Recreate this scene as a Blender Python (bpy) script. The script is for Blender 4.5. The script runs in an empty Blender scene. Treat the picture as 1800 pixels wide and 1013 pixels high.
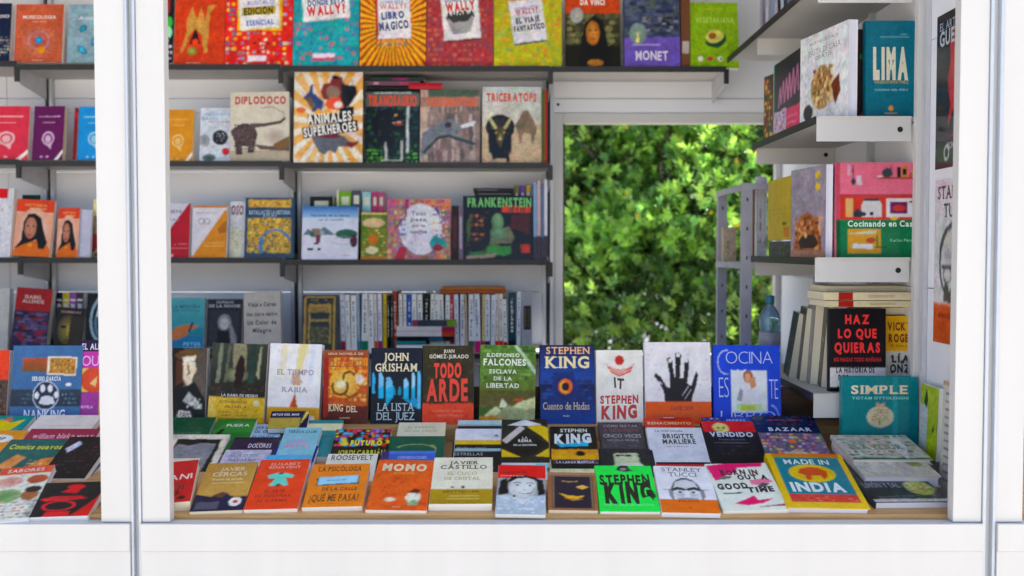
import bpy, bmesh, math, random
import numpy as np
from mathutils import Vector, Matrix
sc = bpy.context.scene
COL = sc.collection
# ------------------------------------------------------------------ camera
EYE = 1.55
F = 1773.0                       # focal length in pixels of the 1800 px photograph
TH = math.radians(2.13)
cam_d = bpy.data.cameras.new('camera'); cam = bpy.data.objects.new('camera', cam_d); COL.objects.link(cam)
cam_d.sensor_width = 36.0; cam_d.lens = 36.0 * F / 1800.0
cam_d.clip_start = 0.05; cam_d.clip_end = 500
cam.location = (0, 0, EYE); cam.rotation_euler = (math.radians(90) - TH, 0, 0)
cam_d.dof.use_dof = True; cam_d.dof.focus_distance = 2.6; cam_d.dof.aperture_fstop = 2.4
sc.camera = cam
# ------------------------------------------------------------------ light
world = bpy.data.worlds.new('World'); sc.world = world; world.use_nodes = True
wn = world.node_tree.nodes; wl = world.node_tree.links
bg = wn['Background']; sky = wn.new('ShaderNodeTexSky'); sky.sky_type = 'NISHITA'; sky.sun_disc = False
SUN = Vector((0.42, 0.22, 0.88)).normalized()          # towards the sun
sky.sun_elevation = math.asin(SUN.z); sky.sun_rotation = math.atan2(SUN.x, SUN.y)
sky.dust_density = 3.0; sky.ozone_density = 1.0; sky.air_density = 1.0
wl.new(sky.outputs[0], bg.inputs[0]); bg.inputs[1].default_value = 0.13
sl = bpy.data.lights.new('sun', 'SUN'); sl.energy = 4.8; sl.angle = math.radians(0.53); sl.color = (1, .95, .87)
so = bpy.data.objects.new('sun', sl); COL.objects.link(so)
so.rotation_euler = SUN.to_track_quat('Z', 'Y').to_euler()
vs = sc.view_settings; vs.view_transform = 'Standard'; vs.look = 'None'; vs.gamma = 1; vs.exposure = 1.45
vs.use_curve_mapping = False
sc.cycles.max_bounces = 10; sc.cycles.diffuse_bounces = 6; sc.cycles.use_denoising = True

# ------------------------------------------------------------------ projection helpers (photograph pixel -> place)
CT, ST = math.cos(TH), math.sin(TH)
def ray(px, py):
    r = (px - 900) / F; u = (506.5 - py) / F
    return Vector((r, CT + u * ST, -ST + u * CT))
def at(px, py, Y):
    d = ray(px, py); return Vector((d.x * Y / d.y, Y, EYE + d.z * Y / d.y))
def zat(py, Y): return at(900, py, Y).z
def xat(px, Y, py=500): return at(px, py, Y).x
def on_plane(px, py, Y0, z0, tilt):
    """point where the view of a pixel meets the plane that rises away from the viewer by tilt degrees"""
    d = ray(px, py); m = math.tan(math.radians(tilt))
    s = (z0 - m * Y0 - EYE) / (d.z - m * d.y)
    return Vector((d.x * s, d.y * s, EYE + d.z * s))

# ------------------------------------------------------------------ colour and material
def lin(c): return c / 12.92 if c <= .04045 else ((c + .055) / 1.055) ** 2.4
def hexc(h, g=1.0):
    if not isinstance(h, str): return h
    c = [lin(int(h[i:i + 2], 16) / 255.0) for i in (0, 2, 4)]
    if g != 1.0:                                   # printed inks: the covers' own strength of colour
        y = .21 * c[0] + .72 * c[1] + .07 * c[2]; c = [max(.003, (y + (q - y) * 1.08 - .011) * g) for q in c]
        m = max(c)
        if m > .84: c = [q * .84 / m for q in c]
    return tuple(c) + (1.0,)
def mat(name, col, rough=.5, metal=0, noise=0.06, nscale=20, bump=0.0, bscale=60, stretch=(1, 1, 1), spec=.5, trans=None, coord='Object'):
    m = bpy.data.materials.new(name); m.use_nodes = True
    n = m.node_tree.nodes; l = m.node_tree.links; b = n['Principled BSDF']
    b.inputs['Roughness'].default_value = rough; b.inputs['Metallic'].default_value = metal
    b.inputs['Specular IOR Level'].default_value = spec
    tc = n.new('ShaderNodeTexCoord'); mp = n.new('ShaderNodeMapping'); mp.inputs['Scale'].default_value = stretch
    l.new(tc.outputs[coord], mp.inputs[0])
    nz = n.new('ShaderNodeTexNoise'); nz.inputs['Scale'].default_value = nscale; nz.inputs['Detail'].default_value = 5
    l.new(mp.outputs[0], nz.inputs['Vector'])
    if col == 'print':
        at_ = n.new('ShaderNodeAttribute'); at_.attribute_name = 'print'; src = at_.outputs['Color']
    else:
        rgb = n.new('ShaderNodeRGB'); rgb.outputs[0].default_value = hexc(col); src = rgb.outputs[0]
    mr = n.new('ShaderNodeMapRange'); mr.inputs['From Min'].default_value = .3; mr.inputs['From Max'].default_value = .7
    mr.inputs['To Min'].default_value = 1 - noise; mr.inputs['To Max'].default_value = 1 + noise
    l.new(nz.outputs[0], mr.inputs[0])
    if col == 'print':                      # ink mottling: fine dabs over broad drifts
        n3 = n.new('ShaderNodeTexNoise'); n3.inputs['Scale'].default_value = 150; n3.inputs['Detail'].default_value = 3; l.new(mp.outputs[0], n3.inputs['Vector'])
        hs = n.new('ShaderNodeMix'); hs.data_type = 'RGBA'; hs.blend_type = 'OVERLAY'; hs.inputs['Factor'].default_value = .38
        l.new(src, hs.inputs[6]); l.new(n3.outputs['Color'], hs.inputs[7]); src = hs.outputs[2]
    vm = n.new('ShaderNodeVectorMath'); vm.operation = 'SCALE'
    l.new(src, vm.inputs[0]); l.new(mr.outputs[0], vm.inputs['Scale']); l.new(vm.outputs[0], b.inputs['Base Color'])
    if bump:
        n2 = n.new('ShaderNodeTexNoise'); n2.inputs['Scale'].default_value = bscale; n2.inputs['Detail'].default_value = 4
        l.new(mp.outputs[0], n2.inputs['Vector'])
        bp = n.new('ShaderNodeBump'); bp.inputs['Strength'].default_value = bump; bp.inputs['Distance'].default_value = .002
        l.new(n2.outputs[0], bp.inputs['Height']); l.new(bp.outputs[0], b.inputs['Normal'])
    if trans:
        b.inputs['Transmission Weight'].default_value = trans
    return m
M = {}
M['print'] = mat('printed_cover', 'print', .34, noise=.10, nscale=22, bump=.3, bscale=14, spec=.22)
M['gloss'] = mat('glossy_cover', 'print', .16, noise=.09, nscale=20, bump=.35, bscale=9, spec=.35)
M['ink'] = mat('printed_letters', 'print', .3, noise=.05, nscale=22)
M['white'] = mat('white_enamel', 'c9c8c7', .38, noise=.025, nscale=3, bump=.05, bscale=40, stretch=(4, 4, .4), spec=.4)
M['wall'] = mat('white_wall_panel', 'e3e5ed', .5, noise=.05, nscale=2.2, bump=.05, bscale=12)
M['alu'] = mat('grey_aluminium', 'c2c4ca', .35, .25, noise=.08, nscale=30, stretch=(8, 8, .5))
M['bracket'] = mat('zinc_bracket', 'bcbcc0', .45, .05, noise=.1, nscale=18)
M['bead'] = mat('pale_grey_bead', 'b9c0cc', .35, .15, noise=.04)
M['black'] = mat('black_shelf_edge', '17171a', .5, noise=.15, nscale=30)
M['shelf'] = mat('grey_shelf_board', 'b9b6b4', .55, noise=.06, nscale=6)
M['wood'] = mat('pale_wood', 'c79a62', .5, noise=.28, nscale=9, bump=.15, bscale=60, stretch=(.6, 14, 14))
M['darkwood'] = mat('dark_wood', '4a3526', .55, noise=.3, nscale=8, stretch=(.6, 12, 12))
M['angle'] = mat('lavender_grey_rack', 'a5a4b2', .45, .1, noise=.1, nscale=14)
M['hole'] = mat('dark_hole', '0d0d0d', .8)
M['floor'] = mat('grey_floor', 'b0aba4', .7, noise=.12, nscale=5)
M['gravel'] = mat('pale_sandy_ground', 'c4bdb0', .9, noise=.18, nscale=3, bump=.5, bscale=60)
M['cream'] = mat('cream_pages', 'e4dac0', .75, noise=.10, nscale=1, bump=.12, bscale=1, stretch=(3, 500, 3))
M['pages'] = mat('white_pages', 'efece6', .75, noise=.10, nscale=1, bump=.12, bscale=1, stretch=(3, 500, 3))
M['lav'] = mat('bluish_pages', 'dedeea', .75, noise=.10, nscale=1, bump=.12, bscale=1, stretch=(3, 500, 3))
M['bark'] = mat('grey_brown_bark', '4b4034', .85, noise=.3, nscale=12, bump=.6, bscale=30)
M['water'] = mat('clear_blue_plastic', '9cc4d8', .08, noise=.03, trans=.85)
M['bluecap'] = mat('blue_cap', '1c6f8a', .35)

# ------------------------------------------------------------------ object helpers
def tag(o, label=None, cat=None, group=None, kind=None):
    if label: o['label'] = label
    if cat: o['category'] = cat
    if group: o['group'] = group
    if kind: o['kind'] = kind
    return o
def thing(name, label, cat, loc=(0, 0, 0), group=None):
    o = bpy.data.objects.new(name, None); o.empty_display_size = .05; COL.objects.link(o); o.location = loc
    return tag(o, label, cat, group)
def link(name, me, m, parent=None):
    if m and not me.materials: me.materials.append(m)
    o = bpy.data.objects.new(name, me); COL.objects.link(o)
    if parent: o.parent = parent
    return o
class MB:
    def __init__(s): s.v = []; s.f = []
    def box(s, x0, x1, y0, y1, z0, z1, c=None):
        b = len(s.v); c = c or (0, 0, 0)
        s.v += [(x - c[0], y - c[1], z - c[2]) for x in (x0, x1) for y in (y0, y1) for z in (z0, z1)]
        s.f += [tuple(b + i for i in q) for q in ((0, 1, 3, 2), (4, 6, 7, 5), (0, 4, 5, 1), (2, 3, 7, 6), (0, 2, 6, 4), (1, 5, 7, 3))]
        return s
    def prism(s, poly, axis, a, b_):
        """poly of 2D points extruded along axis (0,1,2) from a to b_"""
        n = len(poly); b = len(s.v)
        for t in (a, b_):
            for p in poly:
                q = list(p); q.insert(axis, t); s.v.append(tuple(q))
        s.f.append(tuple(range(b, b + n))); s.f.append(tuple(reversed(range(b + n, b + 2 * n))))
        for i in range(n):
            j = (i + 1) % n; s.f.append((b + i, b + n + i, b + n + j, b + j))
        return s
    def lathe(s, prof, c, n=16):
        b = len(s.v)
        for r, z in prof:
            for i in range(n):
                a = 2 * math.pi * i / n; s.v.append((c[0] + r * math.cos(a), c[1] + r * math.sin(a), c[2] + z))
        for k in range(len(prof) - 1):
            for i in range(n):
                j = (i + 1) % n; s.f.append((b + k * n + i, b + k * n + j, b + (k + 1) * n + j, b + (k + 1) * n + i))
        s.f.append(tuple(reversed(range(b, b + n)))); e = b + (len(prof) - 1) * n; s.f.append(tuple(range(e, e + n)))
        return s
    def tube(s, a, c, r0, r1, n=8):
        a = Vector(a); c = Vector(c); d = (c - a).normalized(); p = d.orthogonal().normalized(); q = d.cross(p); b = len(s.v)
        for o, r in ((a, r0), (c, r1)):
            for i in range(n):
                t = 2 * math.pi * i / n; s.v.append(tuple(o + p * r * math.cos(t) + q * r * math.sin(t)))
        for i in range(n):
            j = (i + 1) % n; s.f.append((b + i, b + j, b + n + j, b + n + i))
        s.f.append(tuple(reversed(range(b, b + n)))); s.f.append(tuple(range(b + n, b + 2 * n)))
        return s
    def mesh(s, name, bevel=0, smooth=False):
        me = bpy.data.meshes.new(name); me.from_pydata(s.v, [], s.f)
        bm = bmesh.new(); bm.from_mesh(me); bmesh.ops.recalc_face_normals(bm, faces=bm.faces)
        if bevel: bmesh.ops.bevel(bm, geom=bm.edges[:], offset=bevel, segments=2, affect='EDGES', profile=.6)
        if smooth:
            for f in bm.faces: f.smooth = True
        bm.to_mesh(me); bm.free(); return me
    def add(s, name, m, parent=None, bevel=0, smooth=False): return link(name, s.mesh(name, bevel, smooth), m, parent)

# ------------------------------------------------------------------ letters: outlines of the built-in font, turned to flat faces once per letter
_gl = {}
def glyph(ch, bold):
    k = (ch, bold)
    if k in _gl: return _gl[k]
    cu = bpy.data.curves.new('g', 'FONT'); cu.body = ch; cu.size = 1; cu.resolution_u = 3; cu.offset = bold; cu.fill_mode = 'FRONT'
    o = bpy.data.objects.new('g', cu); me = o.to_mesh()
    vs_ = [(v.co.x, v.co.y) for v in me.vertices]; fs = [tuple(p.vertices) for p in me.polygons]
    o.to_mesh_clear(); bpy.data.objects.remove(o); bpy.data.curves.remove(cu)
    if vs_:
        x0 = min(v[0] for v in vs_); x1 = max(v[0] for v in vs_)
        vs_ = [(v[0] - x0, v[1]) for v in vs_]; w = x1 - x0
    else: w = .22
    _gl[k] = (vs_, fs, w); return _gl[k]
CAPH = max(v[1] for v in glyph('H', 0.0)[0])
def text_polys(s, bold=0.02, serif=False):
    """-> list of (verts, faces), total width; capital height 1"""
    out = []; x = 0
    for ch in s:
        vs_, fs, w = glyph(ch, bold)
        if fs:
            V = [((v[0] + x) / CAPH, v[1] / CAPH) for v in vs_]; Fs = list(fs)
            out.append((V, Fs))
            if serif and ch.isalpha() and ch.upper() not in 'OCQSGUZ':
                for lvl in (0.0, 1.0):
                    xs = sorted(set(round(v[0], 4) for v in V if abs(v[1] - lvl) < .045))
                    runs = []
                    for q in xs:
                        if runs and q - runs[-1][1] < .22: runs[-1][1] = q
                        else: runs.append([q, q])
                    for a, b in runs:
                        y0, y1 = (lvl, lvl + .07) if lvl == 0 else (lvl - .07, lvl)
                        out.append(([(a - .1, y0), (b + .1, y0), (b + .1, y1), (a - .1, y1)], [(0, 1, 2, 3)]))
        x += w + (.10 if serif else .075) + max(0, bold)
    return out, x / CAPH

# ------------------------------------------------------------------ flat print on a cover: a small drawing language in cover fractions (0..1)
STEP = 1.4e-5
class Print:
    def __init__(s, w, h, g=1.0): s.w = w; s.h = h; s.g = g; s.v = []; s.f = []; s.c = []; s.k = 1
    def face(s, pts, cols, y):
        b = len(s.v); s.v += [(p[0], y, p[1]) for p in pts]; s.f.append(tuple(range(b, b + len(pts)))); s.c.append(cols)
    def m(s, x, y): return ((x - .5) * s.w, y * s.h)
    def poly(s, pts, cols, same=False):
        if not same: s.k += 1
        pts = [(min(1, max(0, x)), min(1, max(0, y))) for x, y in pts]
        a = sum(pts[i][0] * pts[(i + 1) % len(pts)][1] - pts[(i + 1) % len(pts)][0] * pts[i][1] for i in range(len(pts)))
        if abs(a) < 1e-7: return
        if not isinstance(cols, list): cols = [hexc(cols, s.g)] * len(pts)
        else: cols = [hexc(c, s.g) for c in cols]
        if a < 0: pts = pts[::-1]; cols = cols[::-1]
        s.face([s.m(*p) for p in pts], cols, -STEP * s.k)
    def R(s, x0, y0, x1, y1, c, c2=None, rot=0):
        cols = [c2, c2, c, c] if c2 else c        # c2 = bottom colour
        pts = [(x0, y0), (x1, y0), (x1, y1), (x0, y1)]
        if rot:
            cx, cy = (x0 + x1) / 2, (y0 + y1) / 2; r = math.radians(rot); a = s.h / s.w
            pts = [(cx + (x - cx) * math.cos(r) - (y - cy) * a * math.sin(r), cy + (x - cx) / a * math.sin(r) + (y - cy) * math.cos(r)) for x, y in pts]
        s.poly(pts, cols)
    def E(s, cx, cy, rx, ry, c, c2=None, n=18, rot=0):
        r = math.radians(rot); a = s.h / s.w
        P_ = []
        for i in range(n):
            t = 2 * math.pi * i / n; x = rx * math.cos(t); y = ry * math.sin(t)
            P_.append((cx + x * math.cos(r) - y * a * math.sin(r), cy + x / a * math.sin(r) + y * math.cos(r)))
        if c2:
            s.k += 1
            for i in range(n): s.poly([(cx, cy), P_[i], P_[(i + 1) % n]], [c, c2, c2], same=True)
        else: s.poly(P_, c)
    def O(s, cx, cy, rx, ry, t, c, n=20, a0=0, a1=360):    # ring
        s.k += 1
        for i in range(n):
            q = [math.radians(a0 + (a1 - a0) * (i + j) / n) for j in (0, 1)]
            s.poly([(cx + rx * math.cos(q[0]), cy + ry * math.sin(q[0])), (cx + rx * math.cos(q[1]), cy + ry * math.sin(q[1])),
                    (cx + rx * t * math.cos(q[1]), cy + ry * t * math.sin(q[1])), (cx + rx * t * math.cos(q[0]), cy + ry * t * math.sin(q[0]))], c, same=True)
    def P(s, pts, c): s.poly(list(pts), c)
    def S(s, pts, wd, c):                                  # stroke, width in cover widths
        s.k += 1; a = s.w / s.h
        for i in range(len(pts) - 1):
            (x0, y0), (x1, y1) = pts[i], pts[i + 1]; dx, dy = (x1 - x0), (y1 - y0) / a; L = math.hypot(dx, dy) or 1
            nx, ny = -dy / L * wd / 2, dx / L * wd / 2 * a
            s.poly([(x0 + nx, y0 + ny), (x1 + nx, y1 + ny), (x1 - nx, y1 - ny), (x0 - nx, y0 - ny)], c, same=True)
    def N(s, x0, y0, x1, y1, cols, nx=8, ny=10, seed=1, dens=.9, size=.5):   # painted daubs
        rnd = random.Random(seed)
        for layer in (0, 1):
            s.k += 1
            for i in range(nx):
                for j in range(ny):
                    if rnd.random() > dens * (1 if layer == 0 else .55): continue
                    cw, ch = (x1 - x0) / nx, (y1 - y0) / ny
                    cx = x0 + (i + .5 + (.5 if layer else 0) * .9) * cw; cy = y0 + (j + .5 + rnd.uniform(-.05, .05)) * ch
                    if cx + cw * .5 > x1 + cw * .1: continue
                    n = rnd.choice((4, 5, 6, 7)); t0 = rnd.random() * 6; rr = size * rnd.uniform(.55, 1)
                    pts = [(cx + cw * rr * rnd.uniform(.6, 1) * math.cos(t0 + 6.283 * q / n), cy + ch * rr * rnd.uniform(.6, 1) * math.sin(t0 + 6.283 * q / n)) for q in range(n)]
                    s.poly([(min(x1, max(x0, p[0])), min(y1, max(y0, p[1]))) for p in pts], rnd.choice(cols), same=True)
    def Y(s, cx, cy, n, cols):                             # sunburst over the whole cover
        s.k += 1
        def edge(t):
            dx, dy = math.cos(t), math.sin(t); k = 1e9
            if dx > 1e-9: k = min(k, (1 - cx) / dx)
            if dx < -1e-9: k = min(k, -cx / dx)
            if dy > 1e-9: k = min(k, (1 - cy) / dy)
            if dy < -1e-9: k = min(k, -cy / dy)
            return (cx + dx * k, cy + dy * k)
        for i in range(n):
            s.poly([(cx, cy), edge(2 * math.pi * i / n), edge(2 * math.pi * (i + .55) / n)], cols[i % len(cols)], same=True)
    def F(s, cx, cy, r, skin, hair, shade=None):           # head with hair, seen from the front
        a = s.w / s.h
        s.E(cx, cy + r * a * .15, r * 1.25, r * 1.55 * a, hair)
        s.E(cx, cy - r * a * .1, r * .82, r * 1.12 * a, skin)
        for q in (-1, 1): s.E(cx + q * r * .34, cy + r * a * .05, r * .16, r * .07 * a, shade or hair, n=8)
        s.R(cx - r * .06, cy - r * a * .45, cx + r * .1, cy - r * a * .05, shade or hair)
        s.R(cx - r * .3, cy - r * a * .72, cx + r * .3, cy - r * a * .62, shade or '8a3a30')
    def T(s, txt, cx, cy, w, h, c, bold=.02, serif=False, rot=0, wave=0):
        polys, W = text_polys(txt, bold, serif); wave *= .6
        s.k += 1; r = math.radians(rot); C = hexc(c, s.g); sx = w * s.w / W; sy = h * s.h
        ox, oy = s.m(cx, cy)
        rnd = random.Random(len(txt))
        for V, Fs in polys:
            jr = rnd.uniform(-wave, wave); jy = rnd.uniform(-wave, wave) * sy
            mx = sum(v[0] for v in V) / len(V)
            base = len(s.v)
            for x, y in V:
                x_, y_ = x, y - .5
                if wave:
                    dx = x_ - mx; x_ = mx + dx * math.cos(jr) - y_ * math.sin(jr); y_ = y_ * math.cos(jr) + dx * math.sin(jr)
                X = (x_ - W / 2) * sx; Z = y_ * sy + jy
                Xr = ox + X * math.cos(r) - Z * math.sin(r); Zr = oy + X * math.sin(r) + Z * math.cos(r)
                s.v.append((max(-s.w / 2, min(s.w / 2, Xr)), -STEP * s.k, max(0, min(s.h, Zr))))
            for f in Fs: s.f.append(tuple(base + i for i in f)); s.c.append([C] * len(f))
    def mesh(s, name):
        me = bpy.data.meshes.new(name); me.from_pydata(s.v, [], s.f)
        ca = me.color_attributes.new('print', 'FLOAT_COLOR', 'CORNER')
        flat = [x for p, cs in zip(me.polygons, s.c) for c in cs for x in c]
        ca.data.foreach_set('color', flat)
        return me

def _vn(x, y, seed, f):
    """smooth random values (-1..1) over a lattice f cells across"""
    g = np.random.default_rng(seed).uniform(-1, 1, (int(f) * 3 + 4, int(f) * 3 + 4)); x = np.clip(x, 0, 2.9) * f; y = np.clip(y, 0, 2.9) * f
    i = x.astype(int); j = y.astype(int); a = x - i; b = y - j; a = a * a * (3 - 2 * a); b = b * b * (3 - 2 * b)
    return (g[i, j] * (1 - a) + g[i + 1, j] * a) * (1 - b) + (g[i, j + 1] * (1 - a) + g[i + 1, j + 1] * a) * b
def painted_sheet(p, name, seed, warp, mottle, cell=.0023):
    """the drawing spread over a fine mesh: one colour per mesh point, edges softened and wavering as in a printed picture"""
    nx = max(10, min(90, int(p.w / cell))); ny = max(12, min(120, int(p.h / cell)))
    xs = np.linspace(-p.w / 2, p.w / 2, nx + 1); zs = np.linspace(0, p.h, ny + 1); gx, gz = np.meshgrid(xs, zs, indexing='ij')
    U = gx / p.w + .5; V = gz / p.w
    qx = np.clip(gx + warp * p.w * (_vn(U, V, seed, 7) * .6 + _vn(U, V, seed + 1, 19) * .5), -p.w / 2 + 1e-5, p.w / 2 - 1e-5)
    qz = np.clip(gz + warp * p.w * (_vn(U, V, seed + 2, 7) * .6 + _vn(U, V, seed + 3, 19) * .5), 1e-5, p.h - 1e-5)
    qx = qx.ravel(); qz = qz.ravel(); C = np.tile(np.array(p.c[0][0][:3]), (qx.size, 1)); edges = p.v
    for f, cs in zip(p.f, p.c):
        P_ = [(edges[i][0], edges[i][2]) for i in f]
        x0 = min(q[0] for q in P_); x1 = max(q[0] for q in P_); z0 = min(q[1] for q in P_); z1 = max(q[1] for q in P_)
        idx = np.nonzero((qx >= x0) & (qx <= x1) & (qz >= z0) & (qz <= z1))[0]
        if not idx.size: continue
        X_, Z_ = qx[idx], qz[idx]; ins = np.zeros(idx.size, bool); n = len(P_)
        for i in range(n):
            (ax, az), (bx, bz) = P_[i], P_[(i + 1) % n]
            if az == bz: continue
            cr = ((az > Z_) != (bz > Z_)) & (X_ < (bx - ax) * (Z_ - az) / (bz - az) + ax); ins ^= cr
        idx = idx[ins]
        if not idx.size: continue
        if all(c == cs[0] for c in cs): C[idx] = cs[0][:3]
        elif n == 3:
            (ax, az), (bx, bz), (cx, cz) = P_; d = (bz - cz) * (ax - cx) + (cx - bx) * (az - cz) or 1e-9
            l1 = ((bz - cz) * (qx[idx] - cx) + (cx - bx) * (qz[idx] - cz)) / d; l2 = ((cz - az) * (qx[idx] - cx) + (ax - cx) * (qz[idx] - cz)) / d
            l1 = np.clip(l1, 0, 1)[:, None]; l2 = np.clip(l2, 0, 1)[:, None]; l3 = np.clip(1 - l1 - l2, 0, 1)
            C[idx] = l1 * np.array(cs[0][:3]) + l2 * np.array(cs[1][:3]) + l3 * np.array(cs[2][:3])
        else:
            lo = min(range(n), key=lambda i: P_[i][1]); hi = max(range(n), key=lambda i: P_[i][1]); t = ((qz[idx] - z0) / (z1 - z0))[:, None]
            C[idx] = np.array(cs[lo][:3]) * (1 - t) + np.array(cs[hi][:3]) * t
    G = C.reshape(nx + 1, ny + 1, 3); b_ = 2.0 if mottle > .1 else 5.0        # ink spread
    G = np.concatenate([G[:1], G, G[-1:]], 0); G = (G[:-2] + b_ * G[1:-1] + G[2:]) / (b_ + 2)
    G = np.concatenate([G[:, :1], G, G[:, -1:]], 1); G = (G[:, :-2] + b_ * G[:, 1:-1] + G[:, 2:]) / (b_ + 2); C = G.reshape(-1, 3)
    Uf, Vf = U.ravel(), V.ravel()
    k = 1 + mottle * (_vn(Uf, Vf, seed + 4, 5) * .5 + _vn(Uf, Vf, seed + 5, 14) * .6 + _vn(Uf, Vf, seed + 6, 40) * .8)
    hue = 1 + mottle * .35 * np.stack([_vn(Uf, Vf, seed + 7, 11), _vn(Uf, Vf, seed + 8, 11), _vn(Uf, Vf, seed + 9, 11)], 1)
    C = np.clip(C * k[:, None] * hue, .003, .86)
    me = bpy.data.meshes.new(name); nv = (nx + 1) * (ny + 1); nf = nx * ny
    co = np.empty((nv, 3), np.float32); co[:, 0] = gx.ravel(); co[:, 1] = -.00012; co[:, 2] = gz.ravel()
    I, J = np.meshgrid(np.arange(nx), np.arange(ny), indexing='ij'); a = (I * (ny + 1) + J).ravel()
    F_ = np.stack([a, a + ny + 1, a + ny + 2, a + 1], 1).astype(np.int32)
    me.vertices.add(nv); me.vertices.foreach_set('co', co.ravel()); me.loops.add(nf * 4); me.loops.foreach_set('vertex_index', F_.ravel())
    me.polygons.add(nf); me.polygons.foreach_set('loop_start', np.arange(0, nf * 4, 4, dtype=np.int32)); me.update()
    ca = me.color_attributes.new('print', 'FLOAT_COLOR', 'POINT'); cc = np.ones((nv, 4), np.float32); cc[:, :3] = C; ca.data.foreach_set('color', cc.ravel())
    return me

def colour_mesh(me, c):
    ca = me.color_attributes.new('print', 'FLOAT_COLOR', 'CORNER')
    ca.data.foreach_set('color', list(c) * len(me.loops))
RB = random.Random(5)
ALLB = []
def book(label, w, h, t, art, origin, u=(1, 0, 0), v=(0, 0, 1), bgc='cccccc', g=1.0, hard=False, pages='pages', open_=0.0,
         gloss=None, spine=None, spine_art=None, group=None, cat='book', kindname='book', calm=False):
    """a book whose front cover has its bottom middle at origin, width along u, height along v"""
    u = Vector(u).normalized(); v = Vector(v); v = (v - u * v.dot(u)).normalized(); n = v.cross(u)
    root = thing(kindname, label, cat, group=group)
    root.matrix_world = Matrix(((u.x, n.x, v.x, origin[0]), (u.y, n.y, v.y, origin[1]), (u.z, n.z, v.z, origin[2]), (0, 0, 0, 1)))
    ct = .0022 if hard else .0005; ov = .003 if hard else 0.0
    pm = MB()
    dep = .0025 if hard else .0006
    # page block with a slightly hollow fore edge
    x1 = w / 2 - ov - .0006
    pm.prism([(-w / 2 + ct, ct), (x1, ct), (x1 - dep, t * .35), (x1 - dep, t * .65), (x1, t - ct), (-w / 2 + ct, t - ct)], 2, ov, h - ov - .0004)
    pm.add('page_block', M[pages], root)
    cm = MB(); op = math.tan(math.radians(open_))
    def sh(x, y): return y - (x + w / 2) * op
    # front board (can stand a little open), spine, back board
    cm.prism([(-w / 2, 0), (w / 2, sh(w / 2, 0)), (w / 2, sh(w / 2, ct)), (-w / 2 + ct, ct), (-w / 2 + ct, t - ct), (w / 2, t - ct), (w / 2, t), (-w / 2, t),
              (-w / 2 - min(.002, t * .12), t * .7), (-w / 2 - min(.002, t * .12), t * .3)], 2, 0, h)
    me = cm.mesh('cover'); colour_mesh(me, hexc(spine or bgc, g)); gm = M['gloss' if (gloss if gloss is not None else hard) else 'print']
    link('cover', me, gm, root)
    if art is not None:
        pr = Print(w, h, g); pr.R(0, 0, 1, 1, bgc)
        tx = None
        arts = [a for a in art if a[0] != 'T']; txts = [a for a in art if a[0] == 'T']
        def call(p, a):
            kw = a[-1] if isinstance(a[-1], dict) else {}; args = a[1:-1] if kw else a[1:]
            getattr(p, a[0])(*args, **kw)
        for a in arts: call(pr, a)
        def lean(p): p.v = [(x, sh(x, y) - .00012, z) for x, y, z in p.v]
        if txts:
            tx = Print(w, h, g); tx.k = 6
            for a in txts: call(tx, a)
            lean(tx); link('lettering', tx.mesh('lettering'), M['ink'], root)
        busy = any(a[0] in ('N', 'F') for a in arts) and not calm
        if arts:
            sheet = painted_sheet(pr, 'cover_print', 7 * len(ALLB) + 3, .012 if busy else .0025, .22 if busy else .06)
            if op:
                for q in sheet.vertices: q.co.y = sh(q.co.x, q.co.y)
        else: lean(pr); sheet = pr.mesh('cover_print')
        link('cover_print', sheet, gm, root)
    if spine_art:
        sp = Print(t - 2 * ct, h, g); sp.R(0, 0, 1, 1, spine or bgc)
        for a in spine_art:
            kw = a[-1] if isinstance(a[-1], dict) else {}; args = a[1:-1] if kw else a[1:]
            getattr(sp, a[0])(*args, **kw)
        # turn the sheet to the spine side
        sp.v = [(-w / 2 - .0021 + y * .8, t / 2 - x, z) for x, y, z in sp.v]
        link('spine_print', sp.mesh('spine_print'), gm, root)
    ALLB.append(root)
    return root

# ================================================================== SETTING
g_ = MB().box(-60, 60, -40, 80, -.02, 0); g = g_.add('ground', M['gravel']); tag(g, kind='structure')
YF = 2.2                                     # front of the stall
YS = 3.85                                    # front edge of the back shelves
YW = 4.12                                    # back wall
XR = 1.10                                    # side wall on the right
ZS = zat(918, YF)                            # top of the white sill
ZTOP = EYE + 1.45
kiosk = thing('market_stall', 'white enamelled market stall that holds the long counter of books', 'stall')
kioskL = thing('market_stall', 'adjoining white stall on the left with its counter open to the next', 'stall', group='stalls next to the main one')
kioskR = thing('market_stall', 'neighbouring white stall at the right edge, only its post and front showing', 'stall', group='stalls next to the main one')
def X(px, Y=YF, py=918): return xat(px, Y, py)
def post(px0, px1, parent):
    MB().box(X(px0), X(px1), YF, YF + .03, ZS, ZTOP).add('post', M['white'], parent, bevel=.0015)
post(178, 230.5, kioskL); post(250, 298.5, kiosk); post(1675, 1725, kiosk); post(1750, 1797, kioskR)
for a, b, k in ((231, 249.5, kiosk), (1725.5, 1749.5, kiosk)):
    x0, x1 = X(a), X(b); w_ = (x1 - x0)
    MB().box(x0 + .0005, x1 - .0005, YF + .012, YF + .028, .0, ZTOP).add('joint_strip', M['white'], k)
    for xa, xb in ((x0 + .0005, x0 + w_ * .26), (x1 - w_ * .26, x1 - .0005)):
        MB().box(xa, xb, YF - .004, YF + .0115, .0, ZTOP).add('joint_bead', M['bead'], k, bevel=.0018)
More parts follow.
